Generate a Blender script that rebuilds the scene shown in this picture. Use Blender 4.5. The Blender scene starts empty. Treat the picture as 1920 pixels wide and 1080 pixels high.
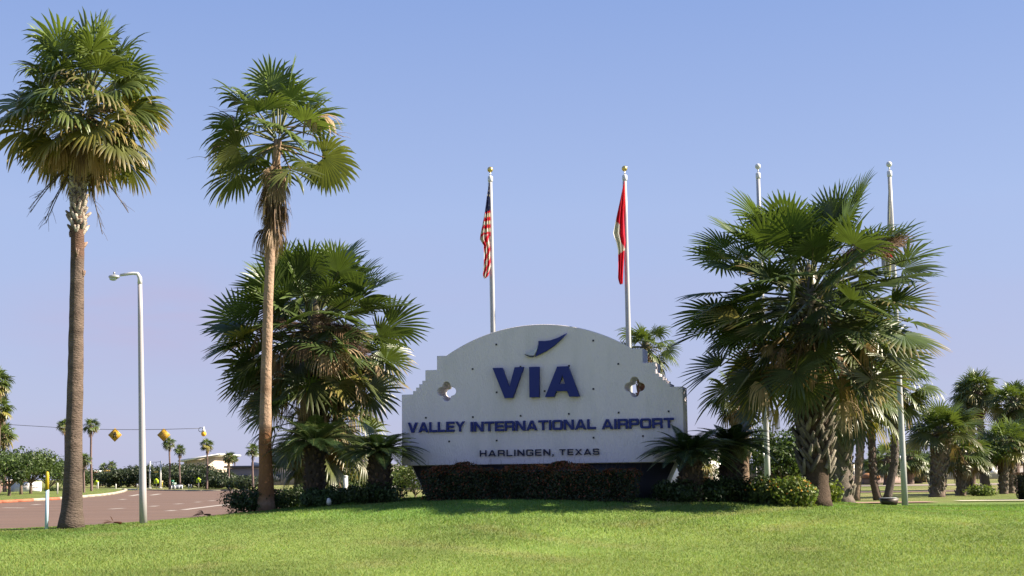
import bpy, math, random
import numpy as np
from mathutils import Vector, Matrix

S = bpy.context.scene
COL = S.collection
rad = math.radians

# ------------------------------------------------------------------ camera
F_PX, TILT, ROLL, SHIFT, EYE = 2400.0, 0.10, rad(0.7), 0.045, 1.6
Fv = Vector((0, math.cos(TILT), math.sin(TILT)))
U0 = Vector((0, -math.sin(TILT), math.cos(TILT)))
R0 = Vector((1, 0, 0))
Rv = R0 * math.cos(ROLL) - U0 * math.sin(ROLL)
Uv = R0 * math.sin(ROLL) + U0 * math.cos(ROLL)
CAM = Vector((0, 0, EYE))
cd = bpy.data.cameras.new('camera')
cd.sensor_width = 36
cd.lens = F_PX / 1920 * 36
cd.shift_y = SHIFT * F_PX / 1920
cd.clip_start, cd.clip_end = 0.5, 5000
cam = bpy.data.objects.new('camera', cd)
COL.objects.link(cam)
m = Matrix((( Rv.x, Uv.x, -Fv.x, 0), (Rv.y, Uv.y, -Fv.y, 0), (Rv.z, Uv.z, -Fv.z, EYE), (0, 0, 0, 1)))
cam.matrix_world = m
S.camera = cam

def ray(px, py):
    u, v = (px - 960) / F_PX, (540 - py) / F_PX + SHIFT
    return Fv + Rv * u + Uv * v

# ------------------------------------------------------------------ light
EXPO = 1.6
SUN_AZ, SUN_EL = rad(87), rad(35)          # azimuth from -Y (camera side) towards +X
sv = Vector((math.sin(SUN_AZ) * math.cos(SUN_EL), -math.cos(SUN_AZ) * math.cos(SUN_EL), math.sin(SUN_EL)))
sl = bpy.data.lights.new('sun', 'SUN')
sl.energy, sl.angle, sl.color = 5.0, rad(0.5), (1.0, 0.88, 0.70)
so = bpy.data.objects.new('sun', sl)
so.rotation_euler = (-sv).to_track_quat('-Z', 'Y').to_euler()
COL.objects.link(so)

W = bpy.data.worlds.new('World')
S.world = W
W.use_nodes = True
nt = W.node_tree
bg = nt.nodes['Background']
sky = nt.nodes.new('ShaderNodeTexSky')
sky.sky_type = 'NISHITA'
sky.sun_disc = False
sky.sun_elevation = SUN_EL
sky.sun_rotation = math.atan2(sv.x, sv.y)
sky.altitude, sky.air_density, sky.dust_density, sky.ozone_density = 0, 1.0, 0.6, 2.2
# hazy summer air: the clear sky mixed with a pale layer that thickens towards the horizon, and thin pinkish cloud low down
def N_(t): return nt.nodes.new('ShaderNode' + t)
tc = N_('TexCoord'); sep = N_('SeparateXYZ')
air = N_('ValToRGB'); cr = air.color_ramp
K = 1 / (2 ** EXPO * .12)
for k, (p_, c_) in enumerate(((0.0, (.445, .46, .69)), (.08, (.415, .45, .70)), (.20, (.38, .475, .76)), (.36, (.255, .37, .71)), (1.0, (.10, .20, .50)))):
    el_ = cr.elements[k] if k < 2 else cr.elements.new(p_)
    el_.position = p_; el_.color = (*c_, 1)
gain = N_('VectorMath'); gain.operation = 'SCALE'; gain.inputs['Scale'].default_value = K
mixs = N_('Mix'); mixs.data_type = 'RGBA'; mixs.inputs['Factor'].default_value = .93
mp = N_('Mapping'); mp.inputs['Scale'].default_value = (3.2, 3.2, 15)
nz = N_('TexNoise'); nz.inputs['Scale'].default_value = 1.6; nz.inputs['Detail'].default_value = 4
rp = N_('ValToRGB'); rp.color_ramp.elements[0].position, rp.color_ramp.elements[1].position = 0.44, 0.66
band = N_('ValToRGB'); e = band.color_ramp.elements
e[0].position, e[0].color = 0.0, (0.6, 0.6, 0.6, 1)
e[1].position, e[1].color = 0.24, (0, 0, 0, 1)
mu = N_('Math'); mu.operation = 'MULTIPLY'
mu2 = N_('Math'); mu2.operation = 'MULTIPLY'; mu2.inputs[1].default_value = 0.3
mx = N_('Mix'); mx.data_type = 'RGBA'; mx.inputs['B'].default_value = (.56 * K, .47 * K, .66 * K, 1)
L = nt.links.new
L(tc.outputs['Generated'], sep.inputs[0]); L(sep.outputs['Z'], air.inputs['Fac']); L(air.outputs['Color'], gain.inputs[0])
L(sky.outputs[0], mixs.inputs['A']); L(gain.outputs[0], mixs.inputs['B'])
L(tc.outputs['Generated'], mp.inputs['Vector']); L(mp.outputs['Vector'], nz.inputs['Vector'])
L(nz.outputs['Fac'], rp.inputs['Fac']); L(sep.outputs['Z'], band.inputs['Fac'])
L(rp.outputs['Color'], mu.inputs[0]); L(band.outputs['Color'], mu.inputs[1]); L(mu.outputs[0], mu2.inputs[0])
dvec = ray(300, 600).normalized()
sub = N_('VectorMath'); sub.operation = 'SUBTRACT'; sub.inputs[1].default_value = dvec
scl = N_('VectorMath'); scl.operation = 'MULTIPLY'; scl.inputs[1].default_value = (1.0, 1.0, 2.6)
ln_ = N_('VectorMath'); ln_.operation = 'LENGTH'
near_ = N_('MapRange'); near_.inputs['From Min'].default_value = .02; near_.inputs['From Max'].default_value = .13
near_.inputs['To Min'].default_value = .7; near_.inputs['To Max'].default_value = 0
pz = N_('Math'); pz.operation = 'MULTIPLY'; ad = N_('Math'); ad.operation = 'ADD'; ad.use_clamp = True
nz3 = N_('TexNoise'); nz3.inputs['Scale'].default_value = 5; nz3.inputs['Detail'].default_value = 5
L(tc.outputs['Generated'], sub.inputs[0]); L(sub.outputs[0], scl.inputs[0]); L(scl.outputs[0], ln_.inputs[0]); L(ln_.outputs['Value'], near_.inputs['Value'])
L(mp.outputs['Vector'], nz3.inputs['Vector']); L(near_.outputs[0], pz.inputs[0]); L(nz3.outputs['Fac'], pz.inputs[1])
L(mu2.outputs[0], ad.inputs[0]); L(pz.outputs[0], ad.inputs[1])
L(ad.outputs[0], mx.inputs['Factor']); L(mixs.outputs['Result'], mx.inputs['A'])
L(mx.outputs['Result'], bg.inputs['Color'])
bg.inputs['Strength'].default_value = 0.12
S.view_settings.view_transform = 'Standard'
S.view_settings.look = 'None'
S.view_settings.exposure = EXPO
S.view_settings.gamma = 1.0
S.render.engine = 'CYCLES'
S.cycles.max_bounces = 6

# ------------------------------------------------------------------ helpers
def P(px, py, y):
    d = ray(px, py)
    return CAM + d * (y / d.y)
CX = [-60, -20, -12, -9.65, -8.3, -6.8, -5.9, -2, 0.5, 3.7, 7.4, 9.6, 12, 20, 60]
CZ = [.40, .45, .50, .55, .60, .70, .80, 1.08, 1.13, 1.04, .86, .66, .63, .60, .60]
def sstep(a, b, x):
    t = np.clip((np.asarray(x, float) - a) / (b - a), 0, 1)
    return t * t * (3 - 2 * t)
def road_plane(y):
    return 0.10 + (np.asarray(y, float) - 36) * (0.65 / 79)
def G(x, y):
    x, y = np.asarray(x, float), np.asarray(y, float)
    left = np.where(y < 115, road_plane(y), 0.75 + np.clip((y - 115) / 85, 0, 1) * .15)
    right = np.interp(y, [30, 60, 120, 200], [.60, .60, .75, .90])
    k = sstep(-6, 5, x)
    back = left * (1 - k) + right * k
    zc = (np.interp(x, CX, CZ) + np.interp(x - .7, CX, CZ) + np.interp(x + .7, CX, CZ)) / 3
    y = y + np.interp(x, [-14, -9.65, -8.3, -6.3, -5], [3.5, 2.7, 1.8, .2, 0])
    s = np.interp(y, [-40, 8, 16, 19, 22, 25, 28, 31, 33], [-.25, -.15, -.05, .06, .24, .56, .89, 1, 1.0])
    kk = sstep(31.5, 37, y)
    return zc * s * (1 - kk) + back * kk
def gp(px, py):
    """the point of the ground seen at a pixel"""
    d = ray(px, py)
    lo = None
    ys = np.concatenate([np.arange(12, 140, .1), np.arange(140, 900, 2)])
    zz = EYE + d.z / d.y * ys
    gg = G(d.x / d.y * ys, ys)
    i = np.argmax(zz < gg)
    if not (zz < gg).any(): i = len(ys) - 1
    y = float(ys[i]); x = d.x / d.y * y
    return Vector((x, y, float(G(x, y))))
def on_ground(px, y):
    d = ray(px, 900)
    x = d.x / d.y * y
    return Vector((x, y, float(G(x, y))))

class B:
    """collects vertices, quads/triangles and a colour per vertex, built as ONE mesh"""
    def __init__(s):
        s.v, s.f, s.c, s.n = [], [], [], 0
    def add(s, v, faces, tone):
        v = np.asarray(v, float).reshape(-1, 3)
        s.v.append(v)
        for fa in faces:
            s.f.append(np.asarray(fa, int) + s.n)
        t = np.asarray(tone, float)
        s.c.append(np.broadcast_to(t, (len(v), 3)) if t.ndim == 1 else t)
        s.n += len(v)
        return s
    def box(s, c, size, rot=0, tone=(.5, .5, .5), tilt=None):
        hx, hy, hz = size[0] / 2, size[1] / 2, size[2] / 2
        v = np.array([(x, y, z) for x in (-hx, hx) for y in (-hy, hy) for z in (-hz, hz)])
        if tilt is not None:
            ct, st = math.cos(tilt), math.sin(tilt)
            v = np.stack([v[:, 0] * ct + v[:, 2] * st, v[:, 1], -v[:, 0] * st + v[:, 2] * ct], 1)
        ca, sa = math.cos(rot), math.sin(rot)
        v = np.stack([v[:, 0] * ca - v[:, 1] * sa, v[:, 0] * sa + v[:, 1] * ca, v[:, 2]], 1) + np.array(c)
        q = np.array([(0, 1, 3, 2), (4, 6, 7, 5), (0, 4, 5, 1), (2, 3, 7, 6), (0, 2, 6, 4), (1, 5, 7, 3)])
        return s.add(v, [q], tone)
    def tube(s, pts, rads, sides=10, tone=(.5, .5, .5), cap=True, rough=0, rng=None, squash=1):
        pts = np.asarray(pts, float); n = len(pts)
        rads = np.broadcast_to(np.asarray(rads, float), (n,))
        tg = np.gradient(pts, axis=0); tg /= np.linalg.norm(tg, axis=1)[:, None] + 1e-9
        ref = np.array((0, 1, 0)) if abs(tg[0, 1]) < .8 else np.array((1, 0, 0))
        V = []
        for i in range(n):
            a = np.cross(tg[i], ref); a /= np.linalg.norm(a); b = np.cross(tg[i], a)
            th = np.arange(sides) * 2 * math.pi / sides
            r = rads[i] * (1 + (rng.normal(0, rough, sides) if rough else 0))
            V.append(pts[i] + (np.cos(th) * r)[:, None] * a + (np.sin(th) * r * squash)[:, None] * b)
        V = np.concatenate(V)
        i, j = np.meshgrid(np.arange(n - 1), np.arange(sides), indexing='ij')
        i, j = i.ravel(), j.ravel(); j2 = (j + 1) % sides
        q = np.stack([i * sides + j, i * sides + j2, (i + 1) * sides + j2, (i + 1) * sides + j], 1)
        t = np.asarray(tone, float)
        if t.ndim == 2: t = np.repeat(t, sides, 0)
        fs = [q]
        if cap:
            V = np.concatenate([V, pts[:1], pts[-1:]])
            k = np.arange(sides); k2 = (k + 1) % sides
            fs.append(np.stack([k2, k, np.full(sides, n * sides)], 1))
            fs.append(np.stack([(n - 1) * sides + k, (n - 1) * sides + k2, np.full(sides, n * sides + 1)], 1))
            if t.ndim == 2: t = np.concatenate([t, t[:1], t[-1:]])
        return s.add(V, fs, t)
    def sphere(s, c, r, tone, seg=14, rings=8, sc=(1, 1, 1)):
        pts = [(0, 0, -1)] + [(math.cos(2 * math.pi * j / seg) * math.sin(math.pi * i / rings), math.sin(2 * math.pi * j / seg) * math.sin(math.pi * i / rings), -math.cos(math.pi * i / rings)) for i in range(1, rings) for j in range(seg)] + [(0, 0, 1)]
        v = np.array(pts) * r * np.array(sc) + np.array(c)
        q, t = [], []
        for i in range(rings - 2):
            for j in range(seg):
                j2 = (j + 1) % seg
                q.append((1 + i * seg + j, 1 + i * seg + j2, 1 + (i + 1) * seg + j2, 1 + (i + 1) * seg + j))
        last = len(v) - 1
        for j in range(seg):
            j2 = (j + 1) % seg
            t += [(0, 1 + j2, 1 + j), (last, 1 + (rings - 2) * seg + j, 1 + (rings - 2) * seg + j2)]
        return s.add(v, [np.array(q), np.array(t)], tone)
    def mesh(s, name, off=(0, 0, 0), smooth=False):
        v = np.concatenate(s.v) - np.array(off); c = np.concatenate(s.c)
        me = bpy.data.meshes.new(name)
        loops = np.concatenate([f.ravel() for f in s.f])
        tot = np.concatenate([np.full(len(f), f.shape[1]) for f in s.f])
        st = np.concatenate([[0], np.cumsum(tot)[:-1]])
        me.vertices.add(len(v)); me.vertices.foreach_set('co', v.astype(np.float32).ravel())
        me.loops.add(len(loops)); me.loops.foreach_set('vertex_index', loops.astype(np.int32))
        me.polygons.add(len(tot)); me.polygons.foreach_set('loop_start', st.astype(np.int32))
        me.update(calc_edges=True)
        a = me.color_attributes.new('tone', 'FLOAT_COLOR', 'POINT')
        a.data.foreach_set('color', np.concatenate([c, np.ones((len(c), 1))], 1).astype(np.float32).ravel())
        if smooth: me.shade_smooth()
        me.validate()
        return me

def thing(name, loc, label, cat, group=None):
    o = bpy.data.objects.new(name, None)
    o.empty_display_size = .3
    o.location = loc; COL.objects.link(o)
    o['label'] = label; o['category'] = cat
    if group: o['group'] = group
    return o
def part(name, b, mat, root, smooth=False, up=None):
    """one mesh under its thing; b is in world space; up = part that carries it (sub-part)"""
    me = b.mesh(name, tuple(root.location), smooth) if isinstance(b, B) else b
    if not me.materials: me.materials.append(mat)
    o = bpy.data.objects.new(name, me); COL.objects.link(o)
    o.parent = up or root
    return o
def single(name, b, mat, loc, label, cat, group=None, smooth=False):
    me = b.mesh(name, tuple(loc), smooth); me.materials.append(mat)
    o = bpy.data.objects.new(name, me); COL.objects.link(o); o.location = loc
    o['label'] = label; o['category'] = cat
    if group: o['group'] = group
    return o
def setting(name, b, mat, kind='structure', smooth=False):
    me = b.mesh(name, (0, 0, 0), smooth); me.materials.append(mat)
    o = bpy.data.objects.new(name, me); COL.objects.link(o); o['kind'] = kind
    return o

# ------------------------------------------------------------------ materials
def new_mat(name):
    mt = bpy.data.materials.new(name); mt.use_nodes = True
    n = mt.node_tree.nodes; p = n['Principled BSDF']
    return mt, n, mt.node_tree.links.new, p
def surf(name, rough=.6, spec=.4, metal=0, var=.18, scale=6, bump=0, bscale=40, hue=None, stretch=(1, 1, 1)):
    """colour from the mesh's own 'tone', broken up by noise; hue = second colour mixed in in patches"""
    mt, n, l, p = new_mat(name)
    at = n.new('ShaderNodeAttribute'); at.attribute_name = 'tone'
    tc = n.new('ShaderNodeTexCoord'); mp = n.new('ShaderNodeMapping'); mp.inputs['Scale'].default_value = stretch
    l(tc.outputs['Object'], mp.inputs['Vector'])
    nz = n.new('ShaderNodeTexNoise'); nz.inputs['Scale'].default_value = scale; nz.inputs['Detail'].default_value = 6
    l(mp.outputs[0], nz.inputs['Vector'])
    mr = n.new('ShaderNodeMapRange'); mr.inputs['From Min'].default_value = .25; mr.inputs['From Max'].default_value = .75
    ts = 1.0 if name in ('stucco', 'gold_leaf', 'letter_paint') else .79      # one exposure step for every painted-in colour below
    mr.inputs['To Min'].default_value = (1 - var) * ts; mr.inputs['To Max'].default_value = (1 + var) * ts
    l(nz.outputs['Fac'], mr.inputs['Value'])
    mul = n.new('ShaderNodeVectorMath'); mul.operation = 'SCALE'
    src = at.outputs['Color']
    if hue:
        nz2 = n.new('ShaderNodeTexNoise'); nz2.inputs['Scale'].default_value = hue[1]; nz2.inputs['Detail'].default_value = 5
        l(mp.outputs[0], nz2.inputs['Vector'])
        rr = n.new('ShaderNodeMapRange'); rr.inputs['From Min'].default_value = .5; rr.inputs['From Max'].default_value = .68
        rr.inputs['To Max'].default_value = hue[2]
        l(nz2.outputs['Fac'], rr.inputs['Value'])
        mixc = n.new('ShaderNodeMix'); mixc.data_type = 'RGBA'; mixc.inputs['B'].default_value = (*hue[0], 1)
        l(rr.outputs[0], mixc.inputs['Factor']); l(src, mixc.inputs['A']); src = mixc.outputs['Result']
    l(src, mul.inputs[0]); l(mr.outputs[0], mul.inputs['Scale'])
    l(mul.outputs[0], p.inputs['Base Color'])
    p.inputs['Roughness'].default_value = rough; p.inputs['Specular IOR Level'].default_value = spec
    p.inputs['Metallic'].default_value = metal
    if bump:
        nb = n.new('ShaderNodeTexNoise'); nb.inputs['Scale'].default_value = bscale; nb.inputs['Detail'].default_value = 5
        l(mp.outputs[0], nb.inputs['Vector'])
        bp = n.new('ShaderNodeBump'); bp.inputs['Strength'].default_value = bump; bp.inputs['Distance'].default_value = .05
        l(nb.outputs['Fac'], bp.inputs['Height']); l(bp.outputs[0], p.inputs['Normal'])
    return mt
def leafy(name, trans=.3, rough=.42, spec=.45, var=.25, scale=3):
    mt = surf(name, rough, spec, 0, var, scale)
    n = mt.node_tree.nodes; l = mt.node_tree.links.new; p = n['Principled BSDF']
    src = p.inputs['Base Color'].links[0].from_socket
    tr = n.new('ShaderNodeBsdfTranslucent'); ms = n.new('ShaderNodeMixShader')
    sc = n.new('ShaderNodeVectorMath'); sc.operation = 'MULTIPLY'; sc.inputs[1].default_value = (1.5, 1.5, .7)
    l(src, sc.inputs[0]); l(sc.outputs[0], tr.inputs['Color'])
    ms.inputs[0].default_value = trans
    l(p.outputs[0], ms.inputs[1]); l(tr.outputs[0], ms.inputs[2]); l(ms.outputs[0], n['Material Output'].inputs['Surface'])
    return mt

M = dict(
    fan=leafy('fan_leaf', .25, .36, .48), dead=leafy('dead_leaf', .22, .8, .2), leaf=leafy('broad_leaf', .3, .5, .35, .3, 2),
    cyc=leafy('cycad_leaf', .12, .35, .5), grass=leafy('grass_blade', .35, .6, .2, .3, .35),
    bark=surf('palm_bark', .85, .2, 0, .22, 5, .9, 16, ((.075, .052, .042), 2.6, .6), (1, 1, 2.6)),
    bark2=surf('rusty_palm_bark', .85, .2, 0, .2, 5, .8, 16, ((.17, .085, .04), 1.3, .6), (1, 1, .9)),
    boot=surf('leaf_base', .85, .2, 0, .3, 14, .6, 40),
    wood=surf('tree_bark', .9, .2, 0, .25, 6, .6, 20),
    stucco=surf('stucco', .9, .2, 0, .045, 1.2, .55, 55, ((.42, .41, .40), 2.4, .28), (1, 1, .22)),
    paint=surf('paint', .45, .45, 0, .05, 3), plastic=surf('letter_paint', .5, .3, 0, .05, 3),
    white=surf('white_pole_paint', .35, .5, 0, .04, 2), metal=surf('galvanised_metal', .45, .5, .55, .1, 5),
    gold=surf('gold_leaf', .3, .5, .8, .05, 5), cloth=leafy('flag_cloth', .3, .75, .2, .04, 3),
    build=surf('render_wall', .9, .2, 0, .08, .25), concrete=surf('concrete', .9, .2, 0, .12, .8, .2, 20),
    mark=surf('road_paint', .8, .2, 0, .25, 3), rock=surf('rock', .9, .2, 0, .25, 8, .6, 14),
)
def road_mat():
    return surf('asphalt', .88, .25, 0, .16, 1.6, .3, 60, ((.13, .095, .082), .9, .55), (.07, 1, 1))
def ground_mat():
    mt, n, l, p = new_mat('turf')
    at = n.new('ShaderNodeAttribute'); at.attribute_name = 'tone'
    tc = n.new('ShaderNodeTexCoord')
    out = at.outputs['Color']
    for sc, lo, hi in ((.35, .67, .91), (2.2, .85, 1.15), (30, .7, 1.3)):
        nz = n.new('ShaderNodeTexNoise'); nz.inputs['Scale'].default_value = sc; nz.inputs['Detail'].default_value = 4
        l(tc.outputs['Object'], nz.inputs['Vector'])
        mr = n.new('ShaderNodeMapRange'); mr.inputs['From Min'].default_value = .3; mr.inputs['From Max'].default_value = .7
        mr.inputs['To Min'].default_value = lo; mr.inputs['To Max'].default_value = hi
        l(nz.outputs['Fac'], mr.inputs['Value'])
        ml = n.new('ShaderNodeVectorMath'); ml.operation = 'SCALE'
        l(out, ml.inputs[0]); l(mr.outputs[0], ml.inputs['Scale']); out = ml.outputs[0]
    l(out, p.inputs['Base Color'])
    p.inputs['Roughness'].default_value = .9; p.inputs['Specular IOR Level'].default_value = .1
    nb = n.new('ShaderNodeTexNoise'); nb.inputs['Scale'].default_value = 35; nb.inputs['Detail'].default_value = 4
    l(tc.outputs['Object'], nb.inputs['Vector'])
    bp = n.new('ShaderNodeBump'); bp.inputs['Strength'].default_value = .8; bp.inputs['Distance'].default_value = .05
    l(nb.outputs['Fac'], bp.inputs['Height']); l(bp.outputs[0], p.inputs['Normal'])
    return mt
M['turf'] = ground_mat(); M['road'] = road_mat()

# ------------------------------------------------------------------ ground, road, lawn
GRASS = np.array((.235, .312, .082))
def fbm(x, y, seed=0):
    """cheap smooth noise in plan"""
    v = 0
    for k, (fr, am) in enumerate(((.11, 1), (.27, .6), (.61, .35))):
        a = seed + k * 1.7
        v = v + am * np.sin(x * fr * 2.1 + a + 1.3 * np.sin(y * fr * 1.7 + a * 2)) * np.cos(y * fr * 2.3 - a + 1.1 * np.sin(x * fr * 1.3))
    return v
def turf_tone(x, y):
    """turf: watered lawn in front, duller and drier further back, with bare strips"""
    dry = sstep(34, 44, y)[:, None] * .75
    n = np.clip(.5 + .5 * fbm(x, y, 3.0), 0, 1)[:, None]
    lush = np.clip(.35 * fbm(x * 1.6, y * 2.2, 9.0) + (y - 22.6) / 7.5, 0, 1)[:, None]
    wet = GRASS * (1 - .15 * n) * (1 - lush) + np.array((.155, .262, .058)) * (1 - .12 * n) * lush
    old = np.array((.17, .19, .06)) * (1 - n) + np.array((.34, .27, .14)) * n
    mow = .035 * np.sin(x * .55 + y * 2.9 + .5 * np.sin(x * .21)) + .03 * np.sin(x * 1.9 - y * .8)
    thin = np.clip(1.6 * np.sin(x * 1.13 + 2.2 * np.sin(y * .83)) * np.sin(y * 1.37 + 1.9 * np.sin(x * .71)) - 1.05, 0, .5)[:, None]
    wet = (wet * (1 - thin) + np.array((.27, .27, .11)) * thin) * (1 + mow)[:, None]
    return wet * (1 - dry) + old * dry
xs = np.concatenate([np.linspace(-900, -60, 18)[:-1], np.arange(-60, -20, 1.5), np.arange(-20, 20, .35), np.arange(20, 60, 1.5), np.linspace(60, 900, 18)])
ys = np.concatenate([np.linspace(-40, 10, 12)[:-1], np.arange(10, 42, .35), np.arange(42, 130, 1.5), np.linspace(130, 3500, 24)])
X, Y = np.meshgrid(xs, ys)
X, Y = X.ravel(), Y.ravel()
Z = G(X, Y)
nx, ny = len(xs), len(ys)
i, j = np.meshgrid(np.arange(ny - 1), np.arange(nx - 1), indexing='ij'); i, j = i.ravel(), j.ravel()
b = B()
b.add(np.stack([X, Y, Z], 1), [np.stack([i * nx + j, i * nx + j + 1, (i + 1) * nx + j + 1, (i + 1) * nx + j], 1)], turf_tone(X, Y))
setting('ground', b, M['turf'], smooth=True)

rng = np.random.default_rng(7)
N = 330000
yy = 17.5 + 17 * rng.random(N) ** 1.15
xx = (rng.random(N) * 2 - 1) * .44 * yy
hh = rng.uniform(.02, .045, N) * (1 + .25 * fbm(xx, yy, 1))
aa = rng.random(N) * 2 * math.pi
wd = rng.uniform(.005, .010, N) * (yy / 22)
lx, ly = rng.normal(0, .025, N), rng.normal(0, .025, N)
zz = G(xx, yy) - .004
v = np.stack([np.stack([xx - np.cos(aa) * wd, yy - np.sin(aa) * wd, zz], 1), np.stack([xx + np.cos(aa) * wd, yy + np.sin(aa) * wd, zz], 1), np.stack([xx + lx, yy + ly, zz + hh], 1)], 1).reshape(-1, 3)
t = turf_tone(xx, yy) * rng.uniform(.84, 1.2, N)[:, None] * np.stack([rng.uniform(.8, 1.14, N), np.ones(N), rng.uniform(.8, 1.3, N)], 1)
dryb = rng.random(N) < .035
t[dryb] = np.array((.36, .34, .14)) * rng.uniform(.7, 1.1, dryb.sum())[:, None]
b = B().add(v, [np.arange(3 * N).reshape(-1, 3)], np.repeat(t, 3, 0))
setting('lawn_grass', b, M['grass'], 'stuff')

def sheet(pts, dz, tone):
    """flat polygon on the plane the road lies in"""
    p = [(q[0], q[1], float(road_plane(q[1])) + dz) for q in pts]
    return p
def ngon(b, p, tone):
    return b.add(np.array(p), [np.arange(len(p))[None, :]], tone)
KERB_PX = [(-90, 950), (-30, 946.5), (0, 944.5), (60, 941), (110, 938), (150, 934.5), (190, 931), (215, 927.5), (230, 924), (236, 921.5)]
def gpl(px, py):      # on the road plane
    d = ray(px, py)
    # EYE + k*d.z = .10 + (k*d.y-36)*s
    s_ = .65 / 79
    k = (.10 - 36 * s_ - EYE) / (d.z - d.y * s_)
    return (d.x * k, d.y * k)
kerb = [gpl(*q) for q in KERB_PX]
far = [gpl(262, 919.5), gpl(320, 921), gpl(380, 921.5), gpl(450, 921), gpl(540, 921)]
road = [(-75, 37.5)] + [(-75, kerb[0][1])] + kerb + far + [(-9, 70), (-7, 52), (-8.2, 41), (-10, 37.5)]
b = B(); ngon(b, sheet(road, .03, None)[::-1], (.175, .115, .09)); setting('road', b, M['road'])
# island of turf inside the kerb, 12 cm above the road
tip = [gpl(232, 920), gpl(200, 919.3), gpl(120, 919.5), gpl(-90, 920)]
isl = [(-75, kerb[0][1])] + kerb + tip + [(-75, tip[-1][1])]
b = B(); ngon(b, sheet(isl, .13, None)[::-1], (.17, .21, .06)); setting('island_turf', b, M['turf'])
b = B()
def kerb_run(b, pts, tones, w=.22, h=.17):
    for k in range(len(pts) - 1):
        a, c = np.array(pts[k]), np.array(pts[k + 1])
        d = c - a; ln = np.linalg.norm(d)
        steps = max(1, int(ln / 1.4))
        for q in range(steps):
            p0, p1 = a + d * q / steps, a + d * (q + 1) / steps
            mid = (p0 + p1) / 2
            tone = tones(k, q)
            b.box((mid[0], mid[1], float(road_plane(mid[1])) + h / 2 + .01), (ln / steps - .012, w, h), math.atan2(d[1], d[0]), tone)
def ktone(k, q):
    red = k < 4 and not (k == 3 and q % 3 == 0) and (k + q) % 5 != 0
    return (.42, .15, .09) if red else (.45, .40, .33)
kerb_run(b, kerb + tip[:1], ktone); setting('kerb', b, M['mark'])
b = B(); kerb_run(b, [gpl(203, 919), gpl(256, 919.3)], lambda k, q: (.7, .68, .6), h=.12); kerb_run(b, far, lambda k, q: (.35, .32, .26), h=.1)
setting('far_kerb', b, M['mark'])
b = B()
def mark(px0, py0, px1, py1, w=.14):
    a, c = np.array(gpl(px0, py0)), np.array(gpl(px1, py1)); d = (c - a) / np.linalg.norm(c - a); nrm = np.array((-d[1], d[0])) * w / 2
    q = [a + nrm, a - nrm, c - nrm, c + nrm]
    if w > .1: pass
    ngon(b, [(z[0], z[1], float(road_plane(z[1])) + .036) for z in q], (.46, .42, .38))
for mk in ((206, 956, 232, 954.3), (5, 953.3, 46, 953.8), (328, 946.6, 342, 945.6), (366, 943, 376, 942.2), (393, 940.5, 402, 939.8), (314, 959.6, 328, 958.3), (284, 951, 294, 949.8),
           (343, 957.5, 432, 946.3), (245, 931, 262, 928), (283, 929.6, 300, 927), (60, 948, 75, 946.8), (225, 938, 235, 937)):
    mark(*mk, w=.34)
setting('road_markings', b, M['mark'])
# footpath strips on the right behind the lawn
def strip(name, pts, tone, dz=.02):
    b = B(); rows = []
    for (x0, y0, x1, y1) in pts: rows.append(((x0, y0), (x1, y1)))
    V, Q = [], []
    for k, (p0, p1) in enumerate(rows):
        V += [(*p0, float(G(*p0)) + dz), (*p1, float(G(*p1)) + dz)]
        if k: Q.append((2 * k - 2, 2 * k, 2 * k + 1, 2 * k - 1))
    b.add(np.array(V), [np.array(Q)], tone); return setting(name, b, M['concrete'])
def xat(px, y): return float(on_ground(px, y).x)
strip('footpath', [(x, 37.6 + .02 * x, x, 38.8 + .03 * x) for x in np.arange(8.3, 13.0, .6)], (.36, .25, .19), .03)
strip('sidewalk', [(x, 38.5 - .12 * (x - 14), x, 39.3 - .12 * (x - 14)) for x in np.arange(13.4, 22, .6)], (.62, .57, .48), .04)
strip('service_road', [(x, 56, x, 59.0) for x in np.arange(6, 60, 1.5)], (.30, .21, .17))
strip('back_road', [(x, 74, x, 80) for x in np.arange(5, 70, 1.5)], (.33, .28, .24))

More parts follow.
